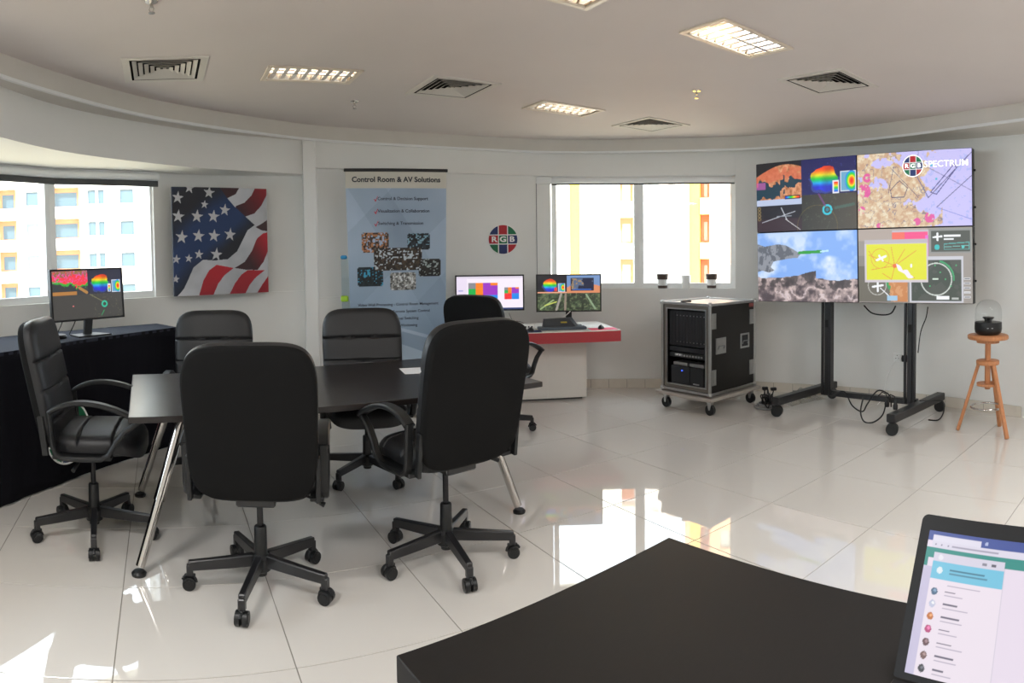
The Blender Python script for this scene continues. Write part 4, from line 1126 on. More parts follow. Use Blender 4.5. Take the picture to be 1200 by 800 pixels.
for i_, tt in enumerate(('Video Wall Processing - Control Room Management', 'IP connectivity - Remote System Control', 'Capture - Signal Switching', 'Windowing')):
    bt_(tt, .5 if i_ < 3 else .6, .565 + i_ * .03, .035, INK, bold=.012)
# holder with blue and green tabs that looks out behind the banner
hd = tag(empty('acrylic_holder', (-1.500, 5.80, 0)), 'clear upright plastic holder with a blue and a green tab behind the banner', 'holder')
ob('sheet', MB().box((0, 0, .74), (.10, .012, 1.44), None, .004), ACRY, hd)
ob('foot', MB().box((0, 0, .012), (.2, .2, .022), None, .006), ACRY, hd)
ob('blue_tab', MB().box((-.02, -.01, 1.46), (.06, .03, .035), None, .01), BLUEP, hd)
ob('green_tab', MB().box((-.02, -.01, 1.08), (.07, .03, .055), None, .01), GREENP, hd)

# ------------------------------------------------------------------ red-edged desk and what stands on it
A = Vector((-.40, 5.915)); B = Vector((1.02, 6.075)); u = (B - A).normalized(); v = Vector((-u.y, u.x)); ra = math.atan2(u.y, u.x); DL = (B - A).length
rd = tag(empty('desk', (A.x, A.y, 0), ra), 'white desk with a thick red edge below the round wall sign', 'desk')
poly = [(0, 0), (DL, 0), (DL - .02, .86), (.93, .87), (0, .66)]
ob('worktop', MB().prism([(x, y) for x, y in poly], .735, .742), WHLAM, rd)
ob('red_edge', MB().prism(poly, .635, .735), REDLAM, rd)
ob('pedestal', MB().box((.75, .62, .325), (.90, .3, .61), None, .003), WHLAM, rd)
ob('plinth', MB().box((.73, .64, .012), (.86, .28, .022)), BMET, rd)
ob('door', MB().box((.56, .464, .325), (.50, .012, .56), None, .002), WHLAM, rd)
ob('drawer_slot', MB().box((.56, .455, .612), (.48, .01, .012)), BPLAS, rd)
ob('pedestal_side', MB().box((.99, .462, .325), (.38, .012, .60), None, .002), WHLAM, rd)
def monitor(name, label, bl, br, z0, z1, pic, stand_z, tilt=0.0, foot='plate', depth=.03):
    A, B = Vector(bl), Vector(br); d = (B - A).normalized(); nn = Vector((d.y, -d.x)); W = (B - A).length; H = z1 - z0; c = (A + B) / 2
    root = tag(empty(name, (c.x, c.y, stand_z), math.atan2(d.y, d.x)), label, 'monitor')
    T = Matrix.Translation((0, 0, z0 - stand_z)) @ Matrix.Rotation(tilt, 4, 'X') @ Matrix(((1, 0, 0, 0), (0, 0, -1, 0), (0, 1, 0, 0), (0, 0, 0, 1)))
    bz = .014
    ob('housing', MB().box((0, H / 2, -depth / 2), (W, H, depth), None, .005).xf(T), BPLAS, root)
    ob('bezel', MB().ringframe(W, H, bz, .004).xf(T @ Matrix.Rotation(-PI / 2, 4, 'X') @ Matrix.Translation((0, -.001, H / 2)).copy() if False else T @ Matrix.Translation((0, H / 2, .001)) @ Matrix.Rotation(-PI / 2, 4, 'X')), BPLAS, root)
    grid_print('screen', pic.a, W - 2 * bz, H - 2 * bz, SCREEN, root, T @ Matrix.Translation((0, H / 2, .0006)))
    return root, T, W, H
r, T, W, H = monitor('monitor', 'black monitor showing coloured blocks on white, left of two on the red desk', (-.565, 6.46), (.12, 6.50), .905, 1.262, brush_desk_monitor_a(200, 112), .742)
ob('neck', MB().box((0, .06, .09), (.06, .02, .2), None, .004), BPLAS, r); ob('stand_base', MB().prism([(.13 * math.cos(a), .06 + .09 * math.sin(a)) for a in [2*PI*k/24 for k in range(24)]], 0.0005, .012), BPLAS, r)
r, T, W, H = monitor('monitor', 'black monitor showing a map and green terrain, right of two on the red desk', (.237, 6.47), (.885, 6.44), .888, 1.262, brush_desk_monitor_b(200, 112), .742)
ob('neck', MB().box((0, .06, .09), (.06, .02, .2), None, .004), BPLAS, r); ob('stand_base', MB().prism([(.13 * math.cos(a), .06 + .09 * math.sin(a)) for a in [2*PI*k/24 for k in range(24)]], 0.0005, .012), BPLAS, r)
kb = tag(empty('control_console', (*az(658, 6.22), .742), .1), 'grey desktop control console with an angled panel on the red desk', 'console')
ob('base', MB().box((0, 0, .015), (.46, .13, .028), None, .006), mat('console_grey', hexc('4c5560'), .5), kb)
ob('raised_panel', MB().add([(-.18, -.02, .03), (.13, -.02, .03), (.17, .07, .03), (-.18, .07, .03), (-.17, .03, .10), (.08, .03, .10), (.11, .065, .11), (-.17, .065, .10)], [(0, 1, 5, 4), (1, 2, 6, 5), (2, 3, 7, 6), (3, 0, 4, 7), (4, 5, 6, 7), (3, 2, 1, 0)]), mat('console_dark', hexc('33373c'), .5), kb)
ob('label_strip', MB().box((.02, .004, .068), (.06, .003, .014), Matrix.Rotation(-.6, 3, 'X')), mat('yellow_label', hexc('b8a43a'), .5), kb)
def mouse(loc, rz, label, m):
    me = MB(); vs = []; fs = []
    for i in range(9):
        a = PI / 2 * i / 8
        for k in range(20):
            b = 2 * PI * k / 20; vs.append((.031 * math.cos(a) * math.cos(b), .055 * math.cos(a) * math.sin(b), .034 * math.sin(a) * (1 - .18 * math.sin(b))))
    for i in range(8):
        for k in range(20): k2 = (k + 1) % 20; fs.append((i * 20 + k, i * 20 + k2, (i + 1) * 20 + k2, (i + 1) * 20 + k))
    fs.append(tuple(reversed(range(20)))); me.add(vs, fs, True)
    r_ = tag(empty('computer_mouse', loc, rz), label, 'mouse'); ob('shell', me, m, r_)
    ob('wheel', MB().tube((-.003, .028, .030), (.003, .028, .030), .008, n=12), GREYP, r_); return r_
def pad(loc, w, h, rz, label, m):
    r_ = tag(ob('mouse_pad', MB().box((0, 0, .0015), (w, h, .003), None, .0008), m, None, loc, rz), label, 'mouse pad')
pad((*az(621, 6.08), .742), .20, .17, .1, 'navy mouse pad on the left half of the red desk', NAVYP)
mouse((*az(621, 6.08), .7452), .4, 'black mouse on the navy pad on the red desk', BPLAS)
pad((*az(706, 6.24), .742), .26, .18, .1, 'pink mouse pad at the right end of the red desk', PINKP)
mouse((*az(704, 6.24), .7452), -.3, 'black mouse on the pink pad on the red desk', BPLAS)
nb = tag(empty('network_box', (*az(618, 6.32), .742), .15), 'small white connector box behind the navy mouse pad', 'adapter')
ob('case', MB().box((0, 0, .022), (.13, .09, .042), None, .005), WHITEP, nb)
for k in range(3): ob('port', MB().box((-.03 + k * .03, -.046, .022), (.016, .004, .014)), OFFSCR, nb)
def cable(name, pts, r, m, label, cat='cable', group=None):
    # smooth the points into a hanging curve
    P_ = [Vector(p) for p in pts]; out = []
    for i in range(len(P_) - 1):
        a, b, c, d = P_[max(i - 1, 0)], P_[i], P_[i + 1], P_[min(i + 2, len(P_) - 1)]
        for k in range(6):
            t = k / 6; out.append(.5 * ((2 * b) + (c - a) * t + (2 * a - 5 * b + 4 * c - d) * t * t + (3 * b - a - 3 * c + d) * t ** 3))
    out.append(P_[-1])
    return tag(ob(name, MB().path([tuple(q) for q in out], r, 6), m), label, cat, group)
def D3(px, y_z, D): x, y = az(px, D); return (x, y, y_z)
cable('cable', [D3(637, .80, 6.4), D3(640, .84, 6.36), D3(648, .82, 6.3), D3(660, .85, 6.34), D3(668, .90, 6.4)], .004, WHITEP, 'white looped cable in front of the right desk monitor')
cable('cable', [D3(596, .88, 6.5), D3(600, .82, 6.42), D3(610, .80, 6.4), D3(615, .77, 6.38)], .003, BPLAS, 'thin dark cable hanging below the left desk monitor')

# ------------------------------------------------------------------ cups on the window sill
def cup(px, label, brown):
    x, y = az(px, 7.10); r_ = tag(empty('travel_cup', (x, y, SILLR + .0005)), label, 'cup')
    if brown:
        ob('body', MB().lathe([(0, .0), (.046, .0), (.058, .135), (.05, .135), (.04, .01), (0, .01)], n=26), WHITEP, r_)
        ob('foot_band', MB().lathe([(.0465, .0), (.05, .0), (.052, .028), (.0495, .03)], n=26), BROWNP, r_)
        ob('grip_band', MB().lathe([(.054, .095), (.06, .095), (.0625, .14), (.055, .14)], n=26), BROWNP, r_)
        ob('lid', MB().lathe([(0, .139), (.063, .139), (.064, .152), (.052, .156), (.0, .157)], n=26), BROWNP, r_)
    else:
        ob('body', MB().lathe([(0, 0), (.046, 0), (.048, .13), (.044, .13), (.042, .01), (0, .01)], n=26), WHITEP, r_)
        ob('lid', MB().lathe([(0, .129), (.05, .129), (.05, .139), (0, .14)], n=26), WHITEP, r_)
cup(776.5, 'white travel cup with brown bands, leftmost on the back window sill', True)
cup(804, 'plain white cup between two brown-banded cups on the window sill', False)
cup(834, 'white travel cup with brown bands, rightmost on the back window sill', True)

# ------------------------------------------------------------------ flight case with rack gear
ra = math.radians(34); rc = Vector((1.735, 5.55))
rk = tag(empty('flight_case', (rc.x, rc.y, 0), ra), 'black flight case with metal edges, open front full of rack gear, on a dolly', 'case')
RW, RD, z0, z1 = .69, .575, .19, 1.0       # along u (closed side), along v (open rack face)
# local: x = u (towards back right), y = v (towards back left). open face is x = 0
t_ = .014
ob('side_board', MB().box((RW / 2, t_ / 2, (z0 + z1) / 2), (RW, t_, z1 - z0)), PLY, rk)
ob('side_board', MB().box((RW / 2, RD - t_ / 2, (z0 + z1) / 2), (RW, t_, z1 - z0)), PLY, rk)
ob('back_board', MB().box((RW - t_ / 2, RD / 2, (z0 + z1) / 2), (t_, RD - .04, z1 - z0)), PLY, rk)
ob('top_board', MB().box((RW / 2, RD / 2, z1 - t_ / 2), (RW, RD, t_)), mat('case_top', hexc('c9c4bc'), .35, noise=.06, nscale=9), rk)
ob('bottom_board', MB().box((RW / 2, RD / 2, z0 + t_ / 2), (RW, RD, t_)), PLY, rk)
def edge(p, q, w=.024):
    p, q = Vector(p), Vector(q); c = (p + q) / 2; d = q - p; s_ = [w, w, w]
    k = max(range(3), key=lambda i: abs(d[i])); s_[k] = abs(d[k]) + w
    ob('edge_profile', MB().box(tuple(c), tuple(s_), None, .003), ALU, rk)
for x in (0, RW):
    for y in (0, RD): edge((x, y, z0), (x, y, z1))
for z in (z0, z1):
    for x in (0, RW): edge((x, 0, z), (x, RD, z))
    for y in (0, RD): edge((0, y, z), (RW, y, z))
for x in (0, RW):
    for y in (0, RD):
        for z in (z0, z1): ob('ball_corner', MB().box((x, y, z), (.046, .046, .046), None, .014), ALU, rk)
# open face frame and rack units
ob('rack_border', MB().ringframe(RD - .03, z1 - z0 - .03, .035, .012).xf(Matrix.Translation((.012, RD / 2, (z0 + z1) / 2)) @ Matrix.Rotation(PI / 2, 4, 'Z')), mat('case_border', hexc('6a645c'), .5), rk)
ob('rack_rail', MB().ringframe(RD - .09, z1 - z0 - .09, .012, .012).xf(Matrix.Translation((.006, RD / 2, (z0 + z1) / 2)) @ Matrix.Rotation(PI / 2, 4, 'Z')), ALU, rk)
iw = RD - .12
def unit(name, za, zb_, m, dx=.03):
    return ob(name, MB().box((dx + .1, RD / 2, (za + zb_) / 2), (.2, iw, zb_ - za), None, .003), m, rk)
DG = mat('rack_dark', hexc('17181a'), .45); DG2 = mat('rack_dark2', hexc('222326'), .4)
u1 = unit('card_chassis', .60, .93, DG)
for k in range(11):
    y = RD / 2 - iw / 2 + .025 + k * (iw - .05) / 10
    ob('card', MB().box((.027, y, .765), (.008, .026, .30), None, .002), DG2, rk)
    if k < 9:
        for zz in (.64, .885): ob('thumb_screw', MB().tube((.018, y, zz), (.026, y, zz), .005, n=8), ALU, rk)
unit('switch_unit', .545, .59, DG2); unit('patch_unit', .49, .535, DG)
for k in range(10): ob('port', MB().box((.027, RD / 2 - .17 + k * .035, .512), (.006, .02, .016)), GREYP if k % 3 else ALU, rk)
ob('label_plate', MB().box((.027, RD / 2 + .11, .515), (.005, .09, .016)), WHITEP, rk)
for s in (-1, 1): ob('mini_receiver', MB().box((.1, RD / 2 + s * .1, .43), (.13, .17, .03), None, .003), ALU, rk)
ob('computer', MB().box((.12, RD / 2 + .09, .325), (.2, .22, .175), None, .004), DG2, rk); ob('computer', MB().box((.12, RD / 2 - .11, .325), (.2, .16, .17), None, .004), DG, rk)
ob('power_light', MB().box((.018, RD / 2 + .06, .372), (.004, .012, .008)), LED, rk)
ob('badge', MB().box((.018, RD / 2 - .11, .262), (.004, .07, .012)), ALU, rk)
# fittings on the closed side (y = 0 face, towards the camera)
def dish(x, z, w, h, handle=True, half=False):
    dd = ob('recessed_dish', MB().ringframe(w, h, .016, .008).xf(Matrix.Translation((x, -.003, z))), ALU, rk)
    ob('dish_plate', MB().box((x, .0, z), (w - .03, .003, h - .03)), ALU if not half else DG2, dd)
    if handle: ob('handle', MB().path([(x - w * .28, -.006, z - h * .2), (x - w * .28, -.016, z), (x + w * .28, -.016, z), (x + w * .28, -.006, z - h * .2)], .005, 8), GREYP, dd)
dish(.155, .62, .15, .145); dish(.53, .63, .14, .14, True, True)
dish(.045, .85, .075, .14, False); dish(.645, .85, .075, .14, False); dish(.045, .34, .075, .14, False); dish(.645, .36, .075, .14, False)
ob('sticker', MB().box((.62, -.014, .965), (.07, .002, .035)), mat('red_sticker', hexc('8a4a44'), .6), rk)
ob('dolly_board', MB().box((RW / 2, RD / 2, .15), (RW + .1, RD + .1, .03), None, .004), mat('dolly_board', hexc('a39c94'), .5), rk)
def wheel_caster(parent, x, y, r=.05, top=.135):
    c_ = ob('castor', MB().box((x, y, top - .005), (.07, .07, .008)), ALU, parent)
    ob('fork', MB().add([(x - .022, y - .025, top - .01), (x + .022, y - .025, top - .01), (x + .022, y + .025, top - .01), (x - .022, y + .025, top - .01), (x - .022, y - .008, r), (x + .022, y - .008, r), (x + .022, y + .008, r), (x - .022, y + .008, r)], [(0, 1, 2, 3), (7, 6, 5, 4), (0, 4, 5, 1), (1, 5, 6, 2), (2, 6, 7, 3), (3, 7, 4, 0)]), ALU, c_)
    ob('wheel', MB().tube((x - .016, y, r), (x + .016, y, r), r - .001, n=22), BPLAS, c_)
for x in (.03, RW - .03):
    for y in (.02, RD - .02): wheel_caster(rk, x, y)
rm = tag(empty('remote_control', (*az(804, 6.02), 1.0125), .2), 'small black remote lying on the flight case', 'remote')
ob('case', MB().box((0, 0, .008), (.1, .035, .015), None, .004), BPLAS, rm); ob('button', MB().box((.02, 0, .017), (.03, .02, .003)), GREYP, rm)

# ------------------------------------------------------------------ video wall on its trolley
A = Vector((2.371, 5.995)); B = Vector((3.666, 4.29)); d = (B - A).normalized(); nn = Vector((d.y, -d.x)) * -1
if nn.dot(-A) < 0: nn = -nn
W = (B - A).length; zb_, zt_ = .988 + .012, 2.362; zl, zr = .985, 1.037
c = (A + B) / 2
vw = tag(empty('video_wall', (c.x, c.y, 1.012)), 'two by two wall of bright display panels standing on a black trolley', 'video wall')
VM = frame_matrix((0, 0, 0), (d.x, d.y, .023), (0, 0, 1))
Hh = 1.35; pw, ph = W / 2, Hh / 2
pics = {(0, 1): brush_tl(230, 150), (1, 1): brush_map(240, 150), (0, 0): brush_bl(230, 150), (1, 0): brush_br(240, 150)}
for (i, j), pc in pics.items():
    cx_, cy_ = (i - .5) * pw, (j + .5) * ph
    pn = ob('display_panel', MB().box((cx_, cy_, -.045), (pw - .003, ph - .003, .085), None, .004).xf(VM), BPLAS, vw)
    grid_print('screen', pc.a, pw - .012, ph - .012, SCREEN, pn, VM @ Matrix.Translation((cx_, cy_, .0012)))
    for q in (-1, 1): ob('mount_bracket', MB().box((cx_ + q * pw * .3, cy_, -.105), (.04, ph * .7, .035)).xf(VM), BMET, pn)
tr_ = vw
LMx, LMy = pw * .50, ph * 1.80
logo(tr_, VM @ Matrix.Translation((LMx, LMy, .0035)), .092, m=SCREEN)
ob('logo_ring', MB().torus((0, 0, 0), .094, .003, 40, 6).xf(VM @ Matrix.Translation((LMx, LMy, .003))), EW, vw)
text('SPECTRUM', .078, EW, vw, VM @ Matrix.Translation((LMx + .10, LMy + .006, .003)), sx=1.06, bold=.006, align='LEFT')
for k in range(4): ob('edge_knob', MB().tube((W / 2, .2 + k * .32, -.045), (W / 2 + .018, .2 + k * .32, -.045), .01, n=10).xf(VM), BPLAS, vw)
# trolley
ts = tag(empty('display_trolley', (2.88, 5.53, 0)), 'black wheeled trolley with two columns carrying the video wall', 'stand')
O_ = Vector((2.88, 5.53, 0))
def rel(p): return tuple(Vector(p) - O_)
pL, pR = Vector((2.905, 5.50, 0)), Vector((3.375, 4.80, 0)); dp = (pR - pL).normalized(); Rp = Matrix.Rotation(math.atan2(dp.y, dp.x), 3, 'Z')
for q in (pL, pR):
    cc = ob('column', MB().box(rel((q.x, q.y, 1.13)), (.055, .10, 2.02), Rp, .006), BMET, ts)
    f_ = Vector((dp.y, -dp.x, 0)); f_ = f_ if f_.dot(-q) > 0 else -f_
    e = q + f_ * .052
    for s in (-1, 1): ob('channel_rib', MB().box(rel((e.x + dp.x * .042 * s, e.y + dp.y * .042 * s, 1.13)), (.02, .03, 2.02), Rp, .003), BMET, cc)
    ob('cable_slot', MB().box(rel((e.x - f_.x * .0, e.y - f_.y * .0, .80)), (.03, .006, .07), Rp), SLOT, cc)
for z in (1.3, 2.0): ob('cross_rail', MB().box(rel(((pL.x + pR.x) / 2, (pL.y + pR.y) / 2, z)), ((pR - pL).length, .04, .07), Rp, .004), BMET, ts)
ob('base_rail', MB().box(rel(((pL.x + pR.x) / 2, (pL.y + pR.y) / 2, .135)), ((pR - pL).length + .12, .07, .05), Rp, .005), BMET, ts)
for F0, B0 in (((2.30, 5.345), (3.10, 5.79)), ((2.885, 4.365), (3.70, 4.80))):
    a, b = Vector((*F0, .13)), Vector((*B0, .13)); dd = (b - a).normalized(); L = (b - a).length
    Rf = Matrix.Rotation(math.atan2(dd.y, dd.x), 3, 'Z'); c_ = (a + b) / 2
    ft = ob('foot', MB().box(rel((c_.x, c_.y, .14)), (L + .06, .085, .07), Rf, .008), BMET, ts)
    for q in (a, b):
        m = MB()
        s_ = (dd * -.8 + Vector((-dd.y, dd.x, 0)) * -.35).normalized()
        for t1 in (-1, 1): 
            p0 = Vector((q.x, q.y, .052)) + s_ * t1 * .008; p1 = p0 + s_ * t1 * .018
            ob('wheel', MB().tube(rel(p0), rel(p1), .051, n=22), BPLAS, ft)
        ob('axle_fork', MB().box(rel((q.x, q.y, .08)), (.03, .014, .07), Rf), BMET, ft)
CB = 'black cables trailing round the display trolley'
cable('cable', [D3(1013, 1.0, 5.85), D3(1022, .93, 5.9), D3(1035, .91, 5.92), D3(1045, .93, 5.88), D3(1050, 1.0, 5.8)], .007, BPLAS, 'black cable loop hanging below the middle of the video wall')
cable('cable', [D3(1088, 1.0, 5.75), D3(1086, .9, 5.8), D3(1080, .78, 5.75), D3(1077, .6, 5.7)], .005, BPLAS, 'thin black cable dropping beside the right trolley column')
cable('cable', [D3(975, .12, 6.1), D3(990, .17, 6.1), D3(1000, .06, 6.0), D3(1012, .03, 5.9), D3(1018, .1, 5.9), D3(1030, .20, 6.0), D3(1044, .18, 5.9), D3(1046, .10, 5.8)], .007, BPLAS, 'thick black cable looping over the trolley base rail')
cable('cable', [D3(1013, .18, 5.8), D3(1010, .08, 5.7), D3(1014, .012, 5.62), D3(1025, .01, 5.6), D3(1036, .05, 5.7), D3(1040, .14, 5.8)], .007, BPLAS, 'black cable drooping to the floor under the trolley base rail')
cable('cable', [D3(1080, .2, 5.6), D3(1095, .16, 5.8), D3(1107, .14, 5.85), D3(1108, .06, 5.8), D3(1102, .012, 5.7), D3(1090, .011, 5.7)], .006, BPLAS, 'black cable curling behind the right rear trolley wheel')
def plug(px, D, label):
    x, y = az(px, D); r_ = tag(empty('mains_plug', (x, y, .165)), label, 'plug')
    ob('body', MB().lathe([(0, 0), (.02, 0), (.022, .03), (.01, .06), (.006, .075), (0, .075)], n=14), BPLAS, r_); ob('tail', MB().path([(0, 0, .07), (-.01, 0, .11), (-.05, .0, .13), (-.09, 0, .1)], .005, 6), BPLAS, r_)
plug(1041, 5.52, 'left of two black mains plugs standing on the trolley base rail'); plug(1051, 5.43, 'right of two black mains plugs standing on the trolley base rail')

# wall sockets behind the trolley
def socket(px, label, group=None):
    D_ = smoothD(3, px) - .004; x, y = az(px, D_); a, b = P(3, px - 6), P(3, px + 6); an = math.atan2(b[1] - a[1], b[0] - a[0])
    r_ = tag(empty('wall_socket', (x, y, .44), an), label, 'socket')
    ob('plate', MB().box((0, -.005, 0), (.086, .01, .086), None, .002), WHITEP, r_)
    for dx, dz in ((0, .018), (-.014, -.01), (.014, -.01)): ob('pin_hole', MB().box((dx, -.0105, dz), (.006 if dz > 0 else .009, .002, .01 if dz > 0 else .005)), OFFSCR, r_)
    ob('switch', MB().box((.03, -.012, .03), (.012, .006, .018)), WHITEP, r_)
    return r_
socket(1053, 'white double wall socket plate left of the trolley column'); socket(1064, 'white wall socket plate nearest the trolley column, with a black plug')
x, y = az(1061.5, smoothD(3, 1061) - .05); ap = tag(empty('power_adapter', (x, y, .44)), 'black plug pushed into the wall socket by the right column', 'plug'); ob('body', MB().lathe([(0, -.03), (.03, -.03), (.035, 0), (.03, .03), (0, .03)], n=14), BPLAS, ap)
a = smoothD(3, 1053)
cable('cable', [D3(1053, .42, a - .02), D3(1048, .38, a - .03), D3(1040, .22, a - .05), D3(1036, .05, a - .06), D3(1030, .01, a - .2)], .004, WHITEP, 'thin white cable from the wall socket down to the floor')
# heap of cables and adapters between case and trolley
r2 = random.Random(3)
tg = MB()
for k in range(8):
    pts = []; px0 = 893 + r2.random() * 6; D0 = 6.05 + r2.random() * .2
    for q in range(9): pts.append(D3(px0 + r2.uniform(-3, 4) + q * 1.8, max(.008, r2.uniform(.01, .18) * (1 - q * .09)), D0 + r2.uniform(-.1, .1)))
    out = []
    for i in range(len(pts) - 1):
        a, b, c, d = [Vector(pts[min(max(q, 0), len(pts) - 1)]) for q in (i - 1, i, i + 1, i + 2)]
        for w in range(5):
            t = w / 5; out.append(tuple(.5 * ((2 * b) + (c - a) * t + (2 * a - 5 * b + 4 * c - d) * t * t + (3 * b - a - 3 * c + d) * t ** 3)))
    tg.path(out, .006, 6)
tgo = tag(ob('cable_tangle', tg, BPLAS), 'tangle of black cables on the floor beside the flight case', 'cables'); tgo['kind'] = 'stuff'
for px, D_, z, lab in ((897, 6.15, .19, 'black adapter block hanging on the cable heap, nearer the flight case'), (907, 6.1, .195, 'black adapter block on the cable heap, nearer the trolley')):
    r_ = tag(empty('adapter_block', D3(px, 0, D_)), lab, 'adapter'); ob('body', MB().box((0, 0, z - .005), (.055, .035, .03), None, .006), BPLAS, r_); ob('lead', MB().path([(0, 0, z - .02), (-.01, .01, z - .08), (.01, -.01, .05), (0, 0, .006)], .006, 6), BPLAS, r_)
r_ = tag(empty('strap_coil', D3(901, 0, 6.15)), 'grey flat cable coil on the floor between case and trolley', 'cable'); 
for k in range(3): ob('loop', MB().torus((0, 0, .012 + .016 * k), .12 - .012 * k, .007, 30, 6), GREYP, r_)
FILM = mat('plastic_film', hexc('b8b4ac'), .25); FILM.node_tree.nodes['Principled BSDF'].inputs['Alpha'].default_value = .45
pb = tag(empty('plastic_sheet', D3(938, 0, 6.45), .3), 'crumpled clear plastic sheet on the floor behind the trolley foot', 'plastic')
m = MB(); vs = []; fs = []; r3 = random.Random(5)
for i in range(9):
    for j in range(7): vs.append(((i - 4) * .06, (j - 3) * .05, .006 + (.11 * r3.random() + .03) * max(0, 1 - ((i - 4) / 4.2) ** 2) * max(0, 1 - ((j - 3) / 3.2) ** 2)))
for i in range(8):
    for j in range(6): fs.append((i * 7 + j, (i + 1) * 7 + j, (i + 1) * 7 + j + 1, i * 7 + j + 1))
ob('film', m.add(vs, fs), FILM, pb, norm=False)

# ------------------------------------------------------------------ stool and glass-domed speaker
sx, sy = 3.575, 3.995; sz = .81
st = tag(empty('stool', (sx, sy, 0)), 'three-legged wooden swivel stool at the right wall', 'stool')
ob('seat', MB().lathe([(0, sz - .035), (.165, sz - .035), (.17, sz - .028), (.17, sz - .006), (.163, sz), (0, sz)], n=36), WOOD, st)
ob('seat_block', MB().lathe([(0, sz - .065), (.095, sz - .065), (.095, sz - .035), (0, sz - .035)], n=30), WOOD, st)
ob('spindle', MB().lathe([(0, .36), (.022, .36), (.024, .37), (.024, sz - .065), (0, sz - .065)], n=16), WOOD, st)
ob('upper_disc', MB().lathe([(0, .565), (.092, .565), (.096, .57), (.096, .596), (.09, .6), (0, .6)], n=30), WOOD, st)
ob('lower_disc', MB().lathe([(0, .385), (.05, .385), (.09, .39), (.09, .41), (0, .412)], n=24), WOOD, st)
for fx, fy in ((3.425, 4.19), (3.56, 3.735), (3.78, 4.06)):
    a = Vector((fx - sx, fy - sy, 0)); top = a.normalized() * .075 + Vector((0, 0, .568)); dd = (top - a); L = dd.length
    q = dd.to_track_quat('Z', 'Y').to_matrix()
    ob('leg', MB().box(tuple((a + top) / 2 + Vector((0, 0, .003))), (.034, .026, L), q, .004), WOOD, st)
ob('foot_ring', MB().torus((0, 0, .215), .135, .009, 40, 10), CHROME, st)
sp2 = tag(empty('dome_speaker', (sx, sy, sz + .0006)), 'black speaker under a clear glass dome on the stool', 'speaker')
ob('body', MB().lathe([(0, 0), (.085, 0), (.108, .02), (.114, .05), (.112, .105), (0, .106)], n=36), BPLAS, sp2)
ob('glass_dome', MB().lathe([(.110, .104), (.111, .17), (.107, .215), (.092, .25), (.068, .273), (.035, .286), (0.0005, .29)], n=36), DOMEG, sp2)
ob('inner_cone', MB().lathe([(.0, .145), (.045, .145), (.05, .14), (.03, .12), (.03, .106)], n=24), BPLAS, sp2)
ob('badge', MB().box((-.062, -.092, .062), (.05, .004, .007), Matrix.Rotation(-.6, 3, 'Z')), GREYP, sp2)

# ------------------------------------------------------------------ draped counter on the left
dr = tag(empty('draped_counter', (-2.9, 3.4, 0)), 'long counter draped in black cloth under the left window', 'table')
O_ = Vector((-2.9, 3.4, 0)); top = .935
frt = [(-2.80, 1.0), (-2.80, 1.9), (-2.79, 2.735), (-2.775, 3.2), (-2.745, 3.62), (-2.66, 4.05), (-2.545, 4.50)]
bck = [(-3.50, 1.0), (-3.50, 1.9), (-3.47, 3.0), (-3.40, 3.47), (-3.25, 3.95), (-3.07, 4.35), (-2.86, 4.71)]
# front cloth: dense strip with soft folds down to the floor
def along(pts, t):
    t = t * (len(pts) - 1); i = min(int(t), len(pts) - 2); f = t - i; return (pts[i][0] + (pts[i+1][0] - pts[i][0]) * f, pts[i][1] + (pts[i+1][1] - pts[i][1]) * f)
vs = []; fs = []; NX, NZ = 150, 14
path_ = [along(frt, i / 119) for i in range(120)] + [lerp(frt[-1], bck[-1], (i + 1) / 31) for i in range(31)]
for i, p_ in enumerate(path_):
    a_, b_ = Vector(path_[max(i - 1, 0)]), Vector(path_[min(i + 1, len(path_) - 1)]); dd = (b_ - a_).normalized(); n_ = Vector((dd.y, -dd.x))
    for k in range(NZ + 1):
        z = top - (top - .012) * k / NZ; amp = .004 * (k / NZ)
        fo = amp * (math.sin(i * .33) + .6 * math.sin(i * .71 + 1.3) + .4 * math.sin(i * .17 + k * .2)) + .001 * math.sin(i * 1.9)
        vs.append((p_[0] + n_.x * fo - O_.x, p_[1] + n_.y * fo - O_.y, z))
for i in range(len(path_) - 1):
    for k in range(NZ): a_ = i * (NZ + 1) + k; fs.append((a_, a_ + 1, a_ + NZ + 2, a_ + NZ + 1))
cm = ob('cloth_front', MB().add(vs, fs, True), CLOTH, dr, norm=False)
sol = cm.modifiers.new('s', 'SOLIDIFY'); sol.thickness = .003
ob('cloth_top', MB().prism([(p_[0] - O_.x, p_[1] - O_.y) for p_ in [along(frt, i / 20) for i in range(21)] + [along(bck, 1 - i / 20) for i in range(21)]], top - .02, top + .003), CLOTHT, dr)
dv = Vector((.028, .45)).normalized()
DM = frame_matrix((-2.752 + 2.9, 3.365 - 3.4, .335), (.045, .46, 0), (0, 0, 1))
logo(dr, DM, .205)
for dz, ll in ((0, 'rim'),): ob('logo_rim', MB().torus((0, 0, 0), .205, .005, 44, 6).xf(DM), WINK, dr)
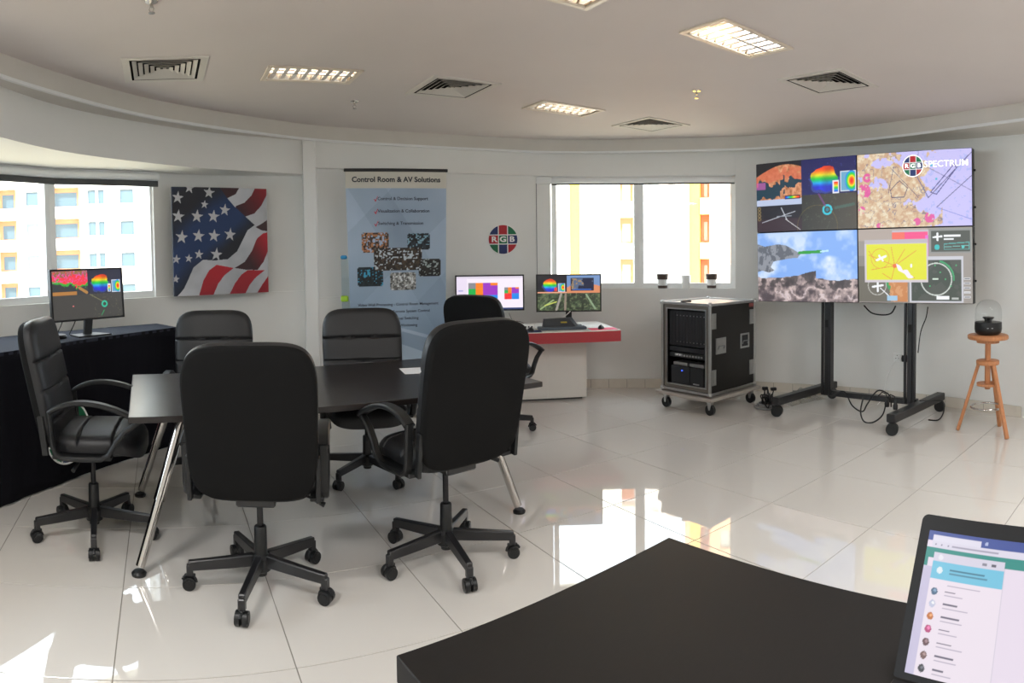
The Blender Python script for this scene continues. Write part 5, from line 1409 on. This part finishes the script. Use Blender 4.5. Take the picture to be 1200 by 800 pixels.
# monitor on the counter
r, T, W, H = monitor('monitor', 'black monitor with rainbow map windows on the black draped counter', (-2.955, 3.47), (-2.745, 4.06), 1.052, 1.425, brush_left_monitor(200, 124), top + .0035, -.05)
ob('neck', MB().add([(-.03, .03, 0), (.035, .03, 0), (.035, .05, 0), (-.03, .05, 0), (-.0, .05, .2), (.07, .05, .2), (.07, .07, .2), (.0, .07, .2)], [(0, 1, 5, 4), (1, 2, 6, 5), (2, 3, 7, 6), (3, 0, 4, 7), (4, 5, 6, 7), (3, 2, 1, 0)]), BPLAS, r)
ob('stand_base', MB().prism([(-.14, -.07), (.14, -.07), (.11, .1), (-.11, .1)], 0.0005, .010), BPLAS, r)
for k, x in enumerate((-.19, -.08)): ob('cable', MB().path([(x, .03, .16), (x - .02, .06, .08), (x - .05, .08, .012)], .004, 6), BPLAS, r)
pk = tag(empty('conference_puck', (-2.98, 3.52, top + .0035)), 'flat black device lying on the draped counter left of the monitor', 'device')
ob('body', MB().lathe([(0, 0), (.085, 0), (.09, .012), (.08, .026), (0, .03)], n=28), BPLAS, pk)

# ------------------------------------------------------------------ foreground desk and laptop
ap_ = Vector((.382, 1.568)); Lc = Vector((-.213, 1.123)); e1 = (ap_ - Lc).normalized(); e2 = Vector((e1.y, -e1.x)); wd = (ap_ - Lc).length
fd = tag(empty('foreground_desk', (Lc.x, Lc.y, 0), math.atan2(e1.y, e1.x)), 'dark brown-black desk in the foreground under the laptop', 'desk')
ob('desktop', MB().box((wd / 2, -.8, .725), (wd, 1.6, .05), None, .002), DESK, fd)
ob('side_panel', MB().box((wd / 2, -.03, .35), (wd - .02, .04, .698)), DESK, fd); ob('side_panel', MB().box((wd / 2, -1.57, .35), (wd - .02, .04, .698)), DESK, fd)
ob('modesty_panel', MB().box((wd - .08, -.8, .45), (.02, 1.49, .48)), DESK, fd)
hl = Vector((.583, .872, .766)); xd = Vector((.54, -.84, 0)).normalized(); ud = Vector((.108, .071, .22)).normalized()
LIDM = mat('laptop_shell', hexc('101012'), .45, spec=.25)
lp_ = tag(empty('laptop', (hl.x, hl.y, .7505)), 'open black laptop with a contact list on its screen, at the lower right', 'laptop')
LM = frame_matrix((0, 0, .018), tuple(xd), tuple(ud)); LW, LH = .36, .258
hs = []
for cx_, cy_, a0 in ((LW - .012, LH - .012, 0), (.012, LH - .012, 90), (.004, .004, 180), (LW - .004, .004, 270)):
    rr = .012 if cy_ > .1 else .004
    for q in range(6): a = math.radians(a0 + q * 18); hs.append((cx_ + rr * math.cos(a), cy_ + rr * math.sin(a)))
ob('lid', MB().prism(hs, -.008, 0).xf(LM), LIDM, lp_)
pc = brush_laptop(240, 160)
grid_print('screen', pc.a, LW - .036, LH - .036, attr_mat('laptop_display', .49), lp_, LM @ Matrix.Translation((LW / 2, LH / 2 - .008, .0008)))
nb_ = Vector((-ud.x, -ud.y, 0)).normalized(); KM = frame_matrix((0, 0, 0), tuple(xd), tuple(-nb_))
ob('base', MB().box((LW / 2, -.125, .008), (LW, .25, .0155), None, .003).xf(KM), BPLAS, lp_)
ob('hinge', MB().tube((.05, 0, .012), (LW - .05, 0, .012), .006, n=12).xf(KM), BPLAS, lp_)
km = None
for rr in range(5):
    for cc_ in range(14):
        if km is None: km = MB().box((0, 0, 0), (.018, .016, .003), None, .0006).mesh('key', BPLAS); fixn(km)
        k_ = ob('key', km, BPLAS, lp_); k_.matrix_local = KM @ Matrix.Translation((.045 + cc_ * .0208, -.03 - rr * .0195, .0168))
ob('touchpad', MB().box((LW / 2, -.19, .0162), (.1, .06, .001)).xf(KM), DG2, lp_)
